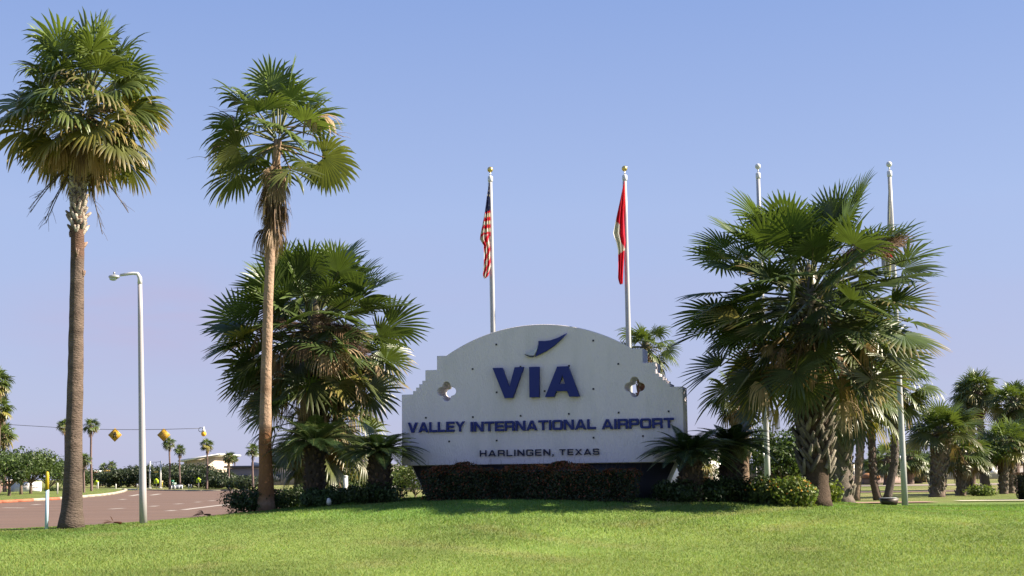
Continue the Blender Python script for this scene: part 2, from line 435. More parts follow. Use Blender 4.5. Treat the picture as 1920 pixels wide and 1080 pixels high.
# ------------------------------------------------------------------ palms
UPZ = np.array((0, 0, 1.0))
def unit(v):
    v = np.asarray(v, float); return v / (np.linalg.norm(v) + 1e-9)
def fan_leaf(b, o, az, el, pet, R, nseg, span, droop, tone, rng, fold=.15, split=.42, sag=.12, ptone=(.16, .18, .06), tip=None, roll=None, pw=.03):
    """petiole plus pleated fan blade; blade tips hang under their own weight"""
    d = np.array((math.cos(el) * math.cos(az), math.cos(el) * math.sin(az), math.sin(el)))
    o = np.asarray(o, float)
    ts = np.linspace(0, 1, 5)
    pts = o + d * pet * ts[:, None] - UPZ * (sag * pet * math.cos(el)) * (ts ** 2)[:, None]
    b.tube(pts, np.linspace(pw, pw * .45, 5), 4, ptone, cap=False, squash=.55)
    f = unit(d * pet - UPZ * 2 * sag * pet * math.cos(el))
    s = np.cross(f, UPZ)
    if np.linalg.norm(s) < .25: s = np.cross(f, np.array((math.cos(az + .3), math.sin(az + .3), 0.01)))
    s = unit(s)
    r_ = rng.normal(0, .45) if roll is None else roll
    n = np.cross(s, f)
    s, n = s * math.cos(r_) + n * math.sin(r_), n * math.cos(r_) - s * math.sin(r_)
    th = np.linspace(-span, span, nseg); dth = th[1] - th[0]
    ragged = rng.random() < .4
    Lk = R * (.70 + .30 * np.cos(th * .62)) * rng.uniform(.72 if ragged else .9, 1.06, nseg)
    keep = np.ones(nseg, bool)
    if ragged:
        g0 = int(rng.integers(nseg)); keep[g0:g0 + int(rng.integers(1, 4))] = False; keep[rng.random(nseg) < .06] = False
    hub = pts[-1]
    dirs = np.cos(th)[:, None] * f + np.sin(th)[:, None] * s + n * (fold * np.abs(np.sin(th)))[:, None]
    dirs /= np.linalg.norm(dirs, axis=1)[:, None]
    c = -np.sin(th)[:, None] * f + np.cos(th)[:, None] * s
    fr = np.array([.05, split * .6, split, split + (1 - split) * .35, split + (1 - split) * .7, 1.0])
    gw = np.array([0, .12, .3, .7, 1.3, 1.6])
    wid = np.array([.05, split * .6, split, split * .92, split * .62, .025])
    tanh = math.tan(min(dth / 2, .5)) * 1.03
    pos = hub + dirs * (Lk * fr[0])[:, None]
    dr = rng.lognormal(-.05, .5 if ragged else .3, nseg) * droop
    tonev = np.asarray(tone) * rng.uniform(.85, 1.15, nseg)[:, None]
    tipc = np.asarray(tone) * 1.15 if tip is None else np.asarray(tip)
    V, T = [], []
    for k in range(len(fr)):
        if k:
            dirs = dirs - UPZ * (dr * gw[k])[:, None] * (fr[k] - fr[k - 1]) * 2.2
            dirs /= np.linalg.norm(dirs, axis=1)[:, None]
            pos = pos + dirs * (Lk * (fr[k] - fr[k - 1]))[:, None]
        w = (Lk * wid[k] * tanh)[:, None]
        V.append(np.stack([pos - c * w, pos + n * w * .55, pos + c * w], 1))
        q = max(0, (fr[k] - .6) / .4) ** 1.5
        T.append(np.repeat((tonev * (1 - q) + tipc * q)[:, None, :], 3, 1))
    V = np.stack(V, 1); T = np.stack(T, 1)              # nseg, stations, 3
    K = len(fr)
    base = (np.arange(nseg)[keep] * K * 3)[:, None]
    Q = []
    for k in range(K - 1):
        for h in (0, 1):
            a = k * 3 + h
            Q.append(base + np.array([a, a + 1, a + 4, a + 3]))
    b.add(V.reshape(-1, 3), [np.concatenate(Q)], T.reshape(-1, 3))

GREEN = dict(new=(.11, .16, .038), mid=(.085, .12, .034), old=(.085, .10, .032))
def crown(b, c, N, el0, el1, pet, R, rng, nseg=34, span=rad(112), droop=.8, split=.42, spread=.14, dz=.5, sag=.12, power=.85, yellow=.12, az0=None, pw=.03, fold=.12, ymin=.72, pvar=(.6, 1.1), dark=(1, 1, 1), inner=0, sphere=False):
    ga = 2.39996
    az0 = rng.random() * 6.28 if az0 is None else az0
    for k in range(N):
        a = (k + .5) / N
        el = el0 + (el1 - el0) * a ** power + rng.normal(0, .09)
        if sphere: el = math.asin(1 - (1 - math.sin(el1)) * a) + rng.normal(0, .1)
        az = az0 + k * ga + rng.normal(0, .15)
        o = np.array(c) + np.array((math.cos(az) * spread, math.sin(az) * spread, -dz * a))
        age = a
        if age < .3: tone = np.array(GREEN['new']) * rng.uniform(.8, 1.1)
        elif age < .75: tone = np.array(GREEN['mid']) * rng.uniform(.85, 1.25)
        else: tone = np.array(GREEN['old']) * rng.uniform(.8, 1.3)
        tone = tone * np.array(dark); tip = tone * 1.25
        u = rng.random()
        if age > .55 and u < yellow: tone = np.array((.27, .25, .06)) * rng.uniform(.7, 1.1); tip = np.array((.36, .25, .10))
        elif age > .4 and u < yellow * 3: tip = np.array((.34, .25, .12))
        if sphere and k < 12: el = min(el, rad(64)); az += .4 * k
        pl = pet * (ymin + (1 - ymin) * min(1, a * 2.2)) * rng.uniform(*pvar)
        if inner and rng.random() < inner: pl *= rng.uniform(.35, .65)
        rr = R * (.82 + .18 * min(1, a * 3)) * rng.uniform(.88, 1.1)
        fan_leaf(b, o, az, el, pl, rr, nseg, span * rng.uniform(.9, 1.08), droop * rng.uniform(.6, 1.35), tone, rng, fold=fold * rng.uniform(-.6, 1.8), split=split, sag=sag, ptone=np.array((.13, .14, .05)) * dark if age < .8 else (.24, .17, .08), tip=tip, pw=pw)
def dead_skirt(b, pts, N, R, rng, el=(-rad(60), -rad(85)), nseg=16, pet=.5, spread=.2, tones=((.30, .20, .115), (.20, .13, .08), (.40, .29, .17))):
    """withered fans hanging down along a stretch of trunk"""
    pts = np.asarray(pts, float)
    for k in range(N):
        u = rng.random()
        i = u * (len(pts) - 1); i0 = min(int(i), len(pts) - 2)
        c = pts[i0] + (pts[i0 + 1] - pts[i0]) * (i - i0)
        az = k * 2.39996 + rng.normal(0, .3)
        tone = np.array(tones[int(rng.integers(len(tones)))]) * rng.uniform(.75, 1.2)
        o = c + np.array((math.cos(az) * spread, math.sin(az) * spread, 0))
        fan_leaf(b, o, az, rng.uniform(*sorted(el)), pet * rng.uniform(.6, 1.2), R * rng.uniform(.7, 1.1), nseg, rad(rng.uniform(35, 75)), 2.2, tone, rng, fold=.5, split=.3, ptone=tone * .9, tip=tone * 1.15, pw=.02)
def trunk_pts(px_path, y, n=28):
    pts = [np.array(P(a, c, y)) for a, c in px_path]
    pts[0][2] = float(G(pts[0][0], pts[0][1])) - .05
    pts = np.array(pts)
    d = np.concatenate([[0], np.cumsum(np.linalg.norm(np.diff(pts, axis=0), axis=1))])
    t = np.linspace(0, d[-1], n)
    return np.stack([np.interp(t, d, pts[:, k]) for k in range(3)], 1), t / d[-1]
def boots(b, pts, t0, t1, r0, r1, N, rng, ln=.3, w=.1, tones=((.20, .18, .145), (.13, .115, .095), (.28, .25, .20), (.17, .155, .12)), out=.35, lean=.55):
    """old split leaf bases criss-crossing up a trunk"""
    pts = np.asarray(pts); n = len(pts) - 1
    for k in range(N):
        a = (k + .5) / N; t = t0 + (t1 - t0) * a
        i = t * n; i0 = min(int(i), n - 1); c = pts[i0] + (pts[i0 + 1] - pts[i0]) * (i - i0)
        r = r0 + (r1 - r0) * a
        az = k * 2.39996 + rng.normal(0, .12)
        rd = np.array((math.cos(az), math.sin(az), 0)); tg = np.array((-math.sin(az), math.cos(az), 0))
        tone = np.array(tones[int(rng.integers(len(tones)))]) * rng.uniform(.75, 1.2)
        for sgn in (-1, 1):
            l_ = ln * rng.uniform(.6, 1.2)
            if rng.random() < .12: continue
            up = unit(UPZ + tg * sgn * lean * rng.uniform(.65, 1.35) + rd * out * rng.uniform(.3, 1.8))
            sd = unit(np.cross(up, rd)); nn = np.cross(sd, up)
            o = c + rd * (r - .02)
            rows = []
            for q, (f, ww, hh) in enumerate(((0, 1.0, .035), (.55, .85, .03), (1, .5, .012))):
                p = o + up * l_ * f
                rows.append([p - sd * w * ww / 2 - nn * hh, p + sd * w * ww / 2 - nn * hh, p + sd * w * ww * .35 + nn * hh, p - sd * w * ww * .35 + nn * hh])
            V = np.array(rows).reshape(-1, 3)
            Q = []
            for q in range(2):
                for e_ in range(4):
                    Q.append((q * 4 + e_, q * 4 + (e_ + 1) % 4, q * 4 + 4 + (e_ + 1) % 4, q * 4 + 4 + e_))
            Q.append((8, 9, 10, 11))
            tt = np.repeat(np.array([tone * .8, tone, tone * 1.1]), 4, 0)
            b.add(V, [np.array(Q)], tt)
def twigs(b, o, d, ln, n, spread, tone, rng, r=.006, droop=.5):
    """a dry branched flower stalk: one stem and a mass of thin twigs"""
    o = np.asarray(o, float); d = unit(d)
    st = np.linspace(0, 1, 7)
    stem = o + d * ln * st[:, None] - UPZ * droop * ln * (st ** 2)[:, None]
    b.tube(stem, np.linspace(.022, .008, 7), 4, tone, cap=False)
    for k in range(n):
        u = rng.uniform(.2, 1); i = u * 6; i0 = min(int(i), 5)
        p = stem[i0] + (stem[i0 + 1] - stem[i0]) * (i - i0)
        dd = unit(d + rng.normal(0, spread, 3)); l_ = rng.uniform(.12, .45) * ln * .6
        tt = np.linspace(0, 1, 4)
        q = p + dd * l_ * tt[:, None] - UPZ * .35 * l_ * (tt ** 2)[:, None]
        b.tube(q, np.linspace(r, r * .5, 4), 3, np.array(tone) * rng.uniform(.7, 1.3), cap=False)

# ---- the two tall fan palms on the left
rng = np.random.default_rng(11)
Y1 = 28.0
tp, tt = trunk_pts([(133, 988), (136, 920), (138.5, 830), (141.5, 700), (144, 560), (145.5, 440), (147, 330), (155, 225)], Y1, 46)
root = thing('fan_palm', tuple(tp[0]), 'tallest fan palm, at far left, with dense crown and pale ragged collar below it', 'palm tree', 'tall fan palms on the lawn')
r = np.interp(tt, [0, .02, .06, .2, .5, .72, .76, 1], [.30, .27, .212, .18, .155, .143, .153, .118])
b = B(); tc_ = np.array((.155, .115, .095)) * rng.uniform(.9, 1.1, (46, 1)); tc_[:9] *= np.array((.78, .8, .8)); tc_[-16:-10] *= np.array((1.0, .8, .72))
b.tube(tp, r, 20, tc_, rough=.02, rng=rng); boots(b, tp, .715, .86, .135, .135, 62, rng, .2, .09, out=.55, lean=.35, tones=((.46, .40, .34), (.36, .29, .24), (.55, .49, .42)))
boots(b, tp, .60, .72, .158, .155, 5, rng, .16, .05, out=.4, lean=.2, tones=((.36, .25, .2),)); part('trunk', b, M['bark'], root)
top = P(160, 172, Y1)
b = B(); crown(b, top, 66, rad(89), rad(-42), 1.15, 1.02, rng, 26, rad(112), .8, .5, .11, .7, power=.8, yellow=.22, ymin=.95, pvar=(.65, 1.1), dark=(1.3, 1.22, 1.2))
part('crown', b, M['fan'], root)
b = B(); dead_skirt(b, [P(158, 205, Y1), P(153, 246, Y1)], 42, .86, rng, (-rad(34), -rad(80)), 20, .66, .1, tones=((.42, .28, .15), (.26, .17, .10), (.46, .34, .19)))
for q in range(3): twigs(b, P(165, 215, Y1), (1.0 + .2 * q, -.6 + .3 * q, .55), 1.5, 60, .55, (.40, .29, .19), rng, droop=.75)
for q in range(7): twigs(b, P(150, 300, Y1), (rng.normal(0, .8), rng.normal(0, .6), -.7), 1.2, 14, .4, (.16, .13, .11), rng, droop=.5)
part('dead_fronds', b, M['dead'], root)

Y2 = 31.0
tp, tt = trunk_pts([(499, 951), (499, 900), (497, 830), (499, 700), (503, 560), (509, 440), (515, 340), (521, 262)], Y2, 40)
root = thing('fan_palm', tuple(tp[0]), 'slim fan palm with skirt of withered brown fronds above a bare rusty trunk', 'palm tree', 'tall fan palms on the lawn')
r = np.interp(tt, [0, .03, .12, .3, .6, 1], [.245, .205, .165, .135, .115, .095])
b = B(); tc_ = np.array((.36, .25, .18)) * rng.uniform(.92, 1.08, (40, 1)); tc_[:9] = np.array((.25, .12, .055)) * rng.uniform(.8, 1.15, (9, 1)); tc_[0:2] = (.25, .17, .12)
b.tube(tp, r, 18, tc_, rough=.02, rng=rng); part('trunk', b, M['bark2'], root, True)
top = P(520, 243, Y2)
b = B(); crown(b, top, 29, rad(89), rad(-30), 1.08, .98, rng, 26, rad(116), .55, .52, .1, .5, power=.85, yellow=.05, az0=1.0, ymin=.95, pvar=(.75, 1.1), dark=(1.2, 1.2, 1.15))
part('crown', b, M['fan'], root)
b = B(); dead_skirt(b, [P(519, 295, Y2), P(515, 350, Y2), P(508, 422, Y2)], 76, .74, rng, (-rad(66), -rad(89)), 20, .28, .07, tones=((.34, .23, .15), (.20, .14, .10), (.44, .33, .24)))
fan_leaf(b, top, -.5, .25, 1.15, .95, 26, rad(80), 2.4, (.42, .30, .17), rng, tip=(.5, .38, .26))
fan_leaf(b, top, -2.75, -.18, 1.25, .8, 20, rad(60), 2.4, (.16, .13, .10), rng, tip=(.2, .16, .13))
for dd in ((-1.3, -.3, 1.0), (-1.2, .2, .85), (1.5, -.2, .35), (-1.4, -.3, -.1), (1.2, .3, .1)): twigs(b, top, dd, 1.75, 12, .25, (.35, .27, .2), rng, droop=.38)
part('dead_fronds', b, M['dead'], root)

# ---- the two big sabal palms beside the sign
def sabal(name, px_path, y, label, cpx, N, rng, pet=1.45, R=1.0, tr=(.36, .44), el1=-46, boots_=(.2, .95, 110), skirt=22, base_tone=(.085, .058, .042), nseg=27, dead_lo=None, group=None, twig=3, dz=.9, el0=86):
    tp, tt = trunk_pts(px_path, y, 24)
    root = thing(name, tuple(tp[0]), label, 'palm tree', group)
    r = np.interp(tt, [0, .05, boots_[0], boots_[0] + .06, 1], [tr[0] * 1.12, tr[0] * .92, tr[0] * .78, tr[1] * .8, tr[1] * .72])
    b = B(); b.tube(tp, r, 18, base_tone, rough=.03, rng=rng)
    if boots_[2]:
        boots(b, tp, boots_[0], boots_[1], tr[1] * .8, tr[1] * .74, boots_[2], rng, .42, .11)
    part('trunk', b, M['boot'], root)
    top = P(*cpx, y)
    b = B(); crown(b, top, N, rad(el0), rad(el1), pet, R, rng, nseg, rad(118), .2, .47, .16, dz, sag=.14, power=.72, yellow=.07, pw=.028, fold=.3, pvar=(.72, 1.1), dark=(.8, .84, .88), ymin=.95, inner=.3, sphere=True)
    b.tube([tp[-1] - UPZ * .3, np.array(top) - UPZ * dz * .5, np.array(top) + UPZ * .1, np.array(top) + UPZ * .45], [tr[1] * .7, .3, .2, .05], 12, (.10, .085, .045), rough=.1, rng=rng)
    part('crown', b, M['fan'], root)
    if skirt or twig:
        b = B()
        lo = P(*(dead_lo or (cpx[0], cpx[1] + 90)), y)
        if skirt: dead_skirt(b, [top - Vector((0, 0, dz * .8)), lo], skirt, .85, rng, (-rad(22), -rad(70)), 22, 1.35, .25, tones=((.36, .24, .13), (.22, .14, .08), (.42, .32, .2)))
        for q in range(twig): twigs(b, top - Vector((0, 0, .2)), (rng.normal(0, .8), -abs(rng.normal(.4, .4)), rng.normal(.1, .25)), 1.7, 130, .6, (.22, .15, .11), rng, droop=.25)
        part('dead_fronds', b, M['dead'], root)
    return root
rng = np.random.default_rng(23)
sabal('sabal_palm', [(1530, 948), (1530, 895), (1527, 800), (1524, 690), (1522, 590)], 28.9, 'big bushy palm right of the sign, thick trunk in grey criss-cross leaf bases', (1517, 532), 142, rng,
      pet=2.08, R=1.05, tr=(.34, .40), boots_=(.155, .98, 190), skirt=46, dead_lo=(1524, 655), group='big bushy palms flanking the sign', twig=0)
b = B()
for dd in ((1.0, -.7, .55), (.8, -.9, .45), (1.1, -.5, .6)): twigs(b, P(1545, 500, 28.7), dd, 1.9, 260, .6, (.30, .21, .15), rng, droop=.2)
o_ = [o for o in bpy.data.objects if o.name == 'sabal_palm'][0]
part('flower_stalk', b, M['dead'], o_)
rng = np.random.default_rng(31)
root_ls = sabal('sabal_palm', [(590, 925), (590, 800), (589, 700), (588, 640)], 35.6, 'big bushy palm left of the sign, its crown behind the slim rusty trunk', (590, 590), 106, rng,
      pet=1.94, R=1.17, tr=(.34, .40), boots_=(.3, .98, 110), skirt=44, dead_lo=(590, 720), group='big bushy palms flanking the sign', twig=0)
b = B()
for k in range(15):
    az = -math.pi / 2 + rng.normal(0, .75); tone = np.array(((.36, .23, .12), (.22, .14, .08), (.42, .31, .19))[k % 3]) * rng.uniform(.8, 1.15)
    fan_leaf(b, P(590, 610 + 12 * (k % 4), 35.4), az, rng.uniform(-.7, .1), rng.uniform(1.2, 1.9), .85, 22, rad(rng.uniform(40, 80)), 1.6, tone, rng, fold=.4, split=.35, ptone=tone * .8, tip=tone * 1.15, pw=.025)
part('withered_fans', b, M['dead'], root_ls)
b = B()
for dd in ((-1.0, -.7, .2), (.9, -.8, .1), (.3, -1.0, .3), (1.0, -.6, -.25)): twigs(b, P(590, 610, 35.4), dd, 1.8, 260, .7, (.24, .16, .12), rng, droop=.3)
part('flower_stalk', b, M['dead'], root_ls)

# ---- cycads
def cycad(px, ybase, y, cpx, label, rng, R=1.15, tr=.27, N=64):
    tp, tt = trunk_pts([(px, ybase), cpx], y, 9)
    root = thing('sago_palm', tuple(tp[0]), label, 'cycad', 'sago palms beside the sign')
    b = B(); b.tube(tp, np.interp(tt, [0, .3, 1], [tr, tr * 1.0, tr * .95]), 14, (.06, .045, .035), rough=.06, rng=rng)
    boots(b, tp, .03, .97, tr * .97, tr * .95, 90, rng, .11, .06, tones=((.10, .07, .05), (.07, .05, .035), (.15, .10, .065)), out=1.0, lean=.15)
    part('trunk', b, M['boot'], root)
    c = tp[-1]; b = B()
    for k in range(N):
        a = (k + .5) / N
        el = rad(60) - rad(58) * a ** .8 + rng.normal(0, .08); az = k * 2.39996 + rng.normal(0, .12)
        ln = R * rng.uniform(.82, 1.1) * (.75 + .25 * min(1, a * 3))
        d = np.array((math.cos(el) * math.cos(az), math.cos(el) * math.sin(az), math.sin(el)))
        n_ = 13; p = c + np.array((math.cos(az), math.sin(az), 0)) * .08; pts = [p]; dd = d
        for q in range(n_ - 1):
            dd = unit(dd - UPZ * .058 * (1 + q * .06)); p = p + dd * ln / (n_ - 1); pts.append(p)
        pts = np.array(pts)
        b.tube(pts, np.linspace(.014, .005, n_), 4, (.10, .13, .04), cap=False)
        M_ = 40; u = np.linspace(.12, 1, M_); iu = u * (n_ - 1); i0 = np.minimum(iu.astype(int), n_ - 2); fr = (iu - i0)[:, None]
        pos = pts[i0] * (1 - fr) + pts[i0 + 1] * fr; tg = pts[i0 + 1] - pts[i0]; tg /= np.linalg.norm(tg, axis=1)[:, None]
        side = np.cross(tg, UPZ); side /= np.linalg.norm(side, axis=1)[:, None] + 1e-6; nn = np.cross(side, tg)
        tone = np.array((.032, .06, .02)) * rng.uniform(.7, 1.35)
        if rng.random() < .07: tone = np.array((.14, .15, .04))
        lw = .235 * R * np.sin(np.clip(u * 1.05, 0, 1) * math.pi * .86 + .28)[:, None]
        for sg in (-1, 1):
            ld = side * sg * .86 + tg * .5 + nn * .22; ld /= np.linalg.norm(ld, axis=1)[:, None]
            wv = tg * .009
            mid = pos + ld * lw * .5 - UPZ * .004; end = pos + ld * lw - UPZ * .035 * lw / .2
            V = np.stack([pos - wv * .6, pos + wv * .6, mid + wv, end, mid - wv], 1).reshape(-1, 3)
            q0 = np.arange(M_)[:, None] * 5
            b.add(V, [q0 + np.array([0, 1, 2, 4]), q0 + np.array([4, 2, 3])], tone)
    part('fronds', b, M['cyc'], root)
    return root
rng = np.random.default_rng(5)
cycad(592, 925, 31.2, (590, 832), 'tall dark sago palm standing in front of the left bushy palm', rng, 1.3, .24)
cycad(713, 930, 30.2, (712, 848), 'dark sago palm at the left end of the sign', rng, 1.08, .25)
cycad(1294, 920, 28.6, (1294, 850), 'dark sago palm overlapping the right end of the sign, before the last letters', rng, 1.12, .25)
cycad(1368, 925, 29.6, (1372, 834), 'dark sago palm between the sign and the thick palm trunk', rng, 1.02, .24)

# ------------------------------------------------------------------ the sign
SA = rad(15)
SD = Vector((math.cos(SA), -math.sin(SA), 0)); SN = Vector((-math.sin(SA), -math.cos(SA), 0))
SC = P(1019, 869.5, 30.0)                      # middle of the panel's lower front edge
def sl_(px, py):
    """pixel on the panel's front -> (along, up) on the panel"""
    d = ray(px, py); k = (SC - CAM).dot(SN) / d.dot(SN); q = CAM + d * k - SC
    return q.dot(SD), q.z
def cz(x, y): return (740 + x / 3, 590 + y / 3)      # coordinates read off an enlarged crop
s_l, _ = sl_(*cz(40, 700)); s_r, _ = sl_(*cz(1627, 700))
SMID, SHALF = (s_l + s_r) / 2, (s_r - s_l) / 2
SC = SC + SD * SMID
SMID = 0.0
zs = lambda x0, y0, x1, y1: (sl_(*cz(x0, y0))[1] + sl_(*cz(x1, y1))[1]) / 2
H_end, H_mid, H_sh = zs(45, 447, 1600, 407), zs(190, 309, 1450, 271), zs(260, 230, 1390, 190)
H_top = sl_(*cz(860, 52))[1]
PT = .74                                       # panel thickness
SROT = Matrix(((SD.x, 0, SN.x), (SD.y, 0, SN.y), (0, 1, 0)))     # (along, up, out) -> world
sign_base = Vector((SC.x, SC.y, float(G(SC.x, SC.y)))) - SN * PT / 2
def curve_mesh(name, loops, depth, out, bevel=0):
    """flat outline with holes, given real thickness; lies on the panel front, 'out' metres proud of it"""
    cu = bpy.data.curves.new(name, 'CURVE'); cu.dimensions = '2D'; cu.fill_mode = 'BOTH'; cu.extrude = depth / 2 - bevel
    cu.bevel_depth = bevel; cu.bevel_resolution = 1; cu.offset = -bevel
    for lp in loops:
        sp = cu.splines.new('POLY'); sp.points.add(len(lp) - 1); sp.use_cyclic_u = True
        for k, (x, y) in enumerate(lp): sp.points[k].co = (x, y, 0, 1)
    ob = bpy.data.objects.new(name, cu); COL.objects.link(ob)
    bpy.context.view_layer.update()
    dg = bpy.context.evaluated_depsgraph_get()
    me = bpy.data.meshes.new_from_object(ob.evaluated_get(dg))
    bpy.data.objects.remove(ob); bpy.data.curves.remove(cu)
    for v in me.vertices:
        w = SC + SROT @ Vector((v.co.x, v.co.y, v.co.z + out - depth / 2))
        v.co = w - sign_base
    me.name = name; me.update()
    return me
def tone_mesh(me, tone):
    a = me.color_attributes.new('tone', 'FLOAT_COLOR', 'POINT')
    a.data.foreach_set('color', np.tile((*tone, 1), len(me.vertices)).astype(np.float32))
    return me
sign = thing('entrance_sign', sign_base, 'large white stucco entrance sign with arched stepped top and raised blue lettering', 'sign')
half = []
arc_s = .663 * SHALF; sag = H_top - H_sh; Rr = (arc_s ** 2 + sag ** 2) / (2 * sag)
for q in range(0, 25):
    x = arc_s * q / 24; half.append((x, H_top - Rr + math.sqrt(Rr * Rr - x * x)))
W1, W2, W3 = .735 * SHALF, .822 * SHALF, .915 * SHALF
drop = H_mid - (H_mid - H_end) * .44
half += [(W1, H_sh), (W1, H_mid), (W2, H_mid), (W2, drop)]
for q in range(4):
    xx_ = W2 + (W3 - W2) * (q + 1) / 4; y0 = drop - (drop - H_end) * q / 4
    y1 = drop - (drop - H_end) * (q + 1) / 4
    half += [(xx_, y0 - .0), (xx_, y1)] if q else [(xx_ - .0, drop), (xx_, y1)]
half = [h for k, h in enumerate(half) if k == 0 or h != half[k - 1]]
half += [(SHALF, H_end), (SHALF, 0)]
outline = [(-x, y) for x, y in half[::-1]] + half[1:]
def quatrefoil(cx, cy, r):
    pts = []
    for q in range(4):
        a0 = q * math.pi / 2
        ox, oy = cx + math.cos(a0) * r * .58, cy + math.sin(a0) * r * .58
        for k in range(-5, 6):
            a = a0 + k / 5 * rad(82); pts.append((ox + math.cos(a) * r * .42, oy + math.sin(a) * r * .42))
        a = a0 + math.pi / 4
        pts.append((cx + math.cos(a) * r * .66, cy + math.sin(a) * r * .66))
    return pts
h1, h2 = sl_(*cz(292, 432)), sl_(*cz(1350, 407))
h1 = (h1[0] - SMID, h1[1]); h2 = (h2[0] - SMID, h2[1])
qr = .235
panel = curve_mesh('panel', [outline, quatrefoil(*h1, qr)[::-1], quatrefoil(*h2, qr)[::-1]], PT, 0, .012)
part('panel', tone_mesh(panel, (.67, .61, .65)), M['stucco'], sign)
# base that narrows downwards, set back under the panel
gz = float(G(SC.x, SC.y)) - SC.z - .35
def sw(s, h, o): return SC + SD * s + Vector((0, 0, h)) + SN * o
bt, bb = SHALF * .94, SHALF * .78
f_ = [sw(-bt, -.003, -.10), sw(bt, -.003, -.10), sw(bb, gz, -.10), sw(-bb, gz, -.10)]
k_ = [sw(-bt, -.003, -PT + .05), sw(bt, -.003, -PT + .05), sw(bb, gz, -PT + .05), sw(-bb, gz, -PT + .05)]
b = B(); b.add(np.array([tuple(v) for v in f_ + k_]), [np.array([(3, 2, 1, 0), (4, 5, 6, 7), (1, 2, 6, 5), (0, 4, 7, 3), (0, 1, 5, 4), (2, 3, 7, 6)])], (.62, .60, .54))
part('base', b, M['stucco'], sign)
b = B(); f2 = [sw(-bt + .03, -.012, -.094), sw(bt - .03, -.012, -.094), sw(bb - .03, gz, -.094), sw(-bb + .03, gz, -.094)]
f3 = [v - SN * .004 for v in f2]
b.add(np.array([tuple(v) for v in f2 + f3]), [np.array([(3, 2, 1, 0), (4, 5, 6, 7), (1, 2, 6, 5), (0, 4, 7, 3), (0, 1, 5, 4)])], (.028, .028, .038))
part('base_front_sheet', b, M['paint'], sign)  # thin near-black sheet over the front of the base
b = B(); c = sw(SHALF - .35, .07, .004)
b.box(c, (.2, .012, .14), -SA, (.36, .38, .40)); part('junction_box', b, M['paint'], sign)

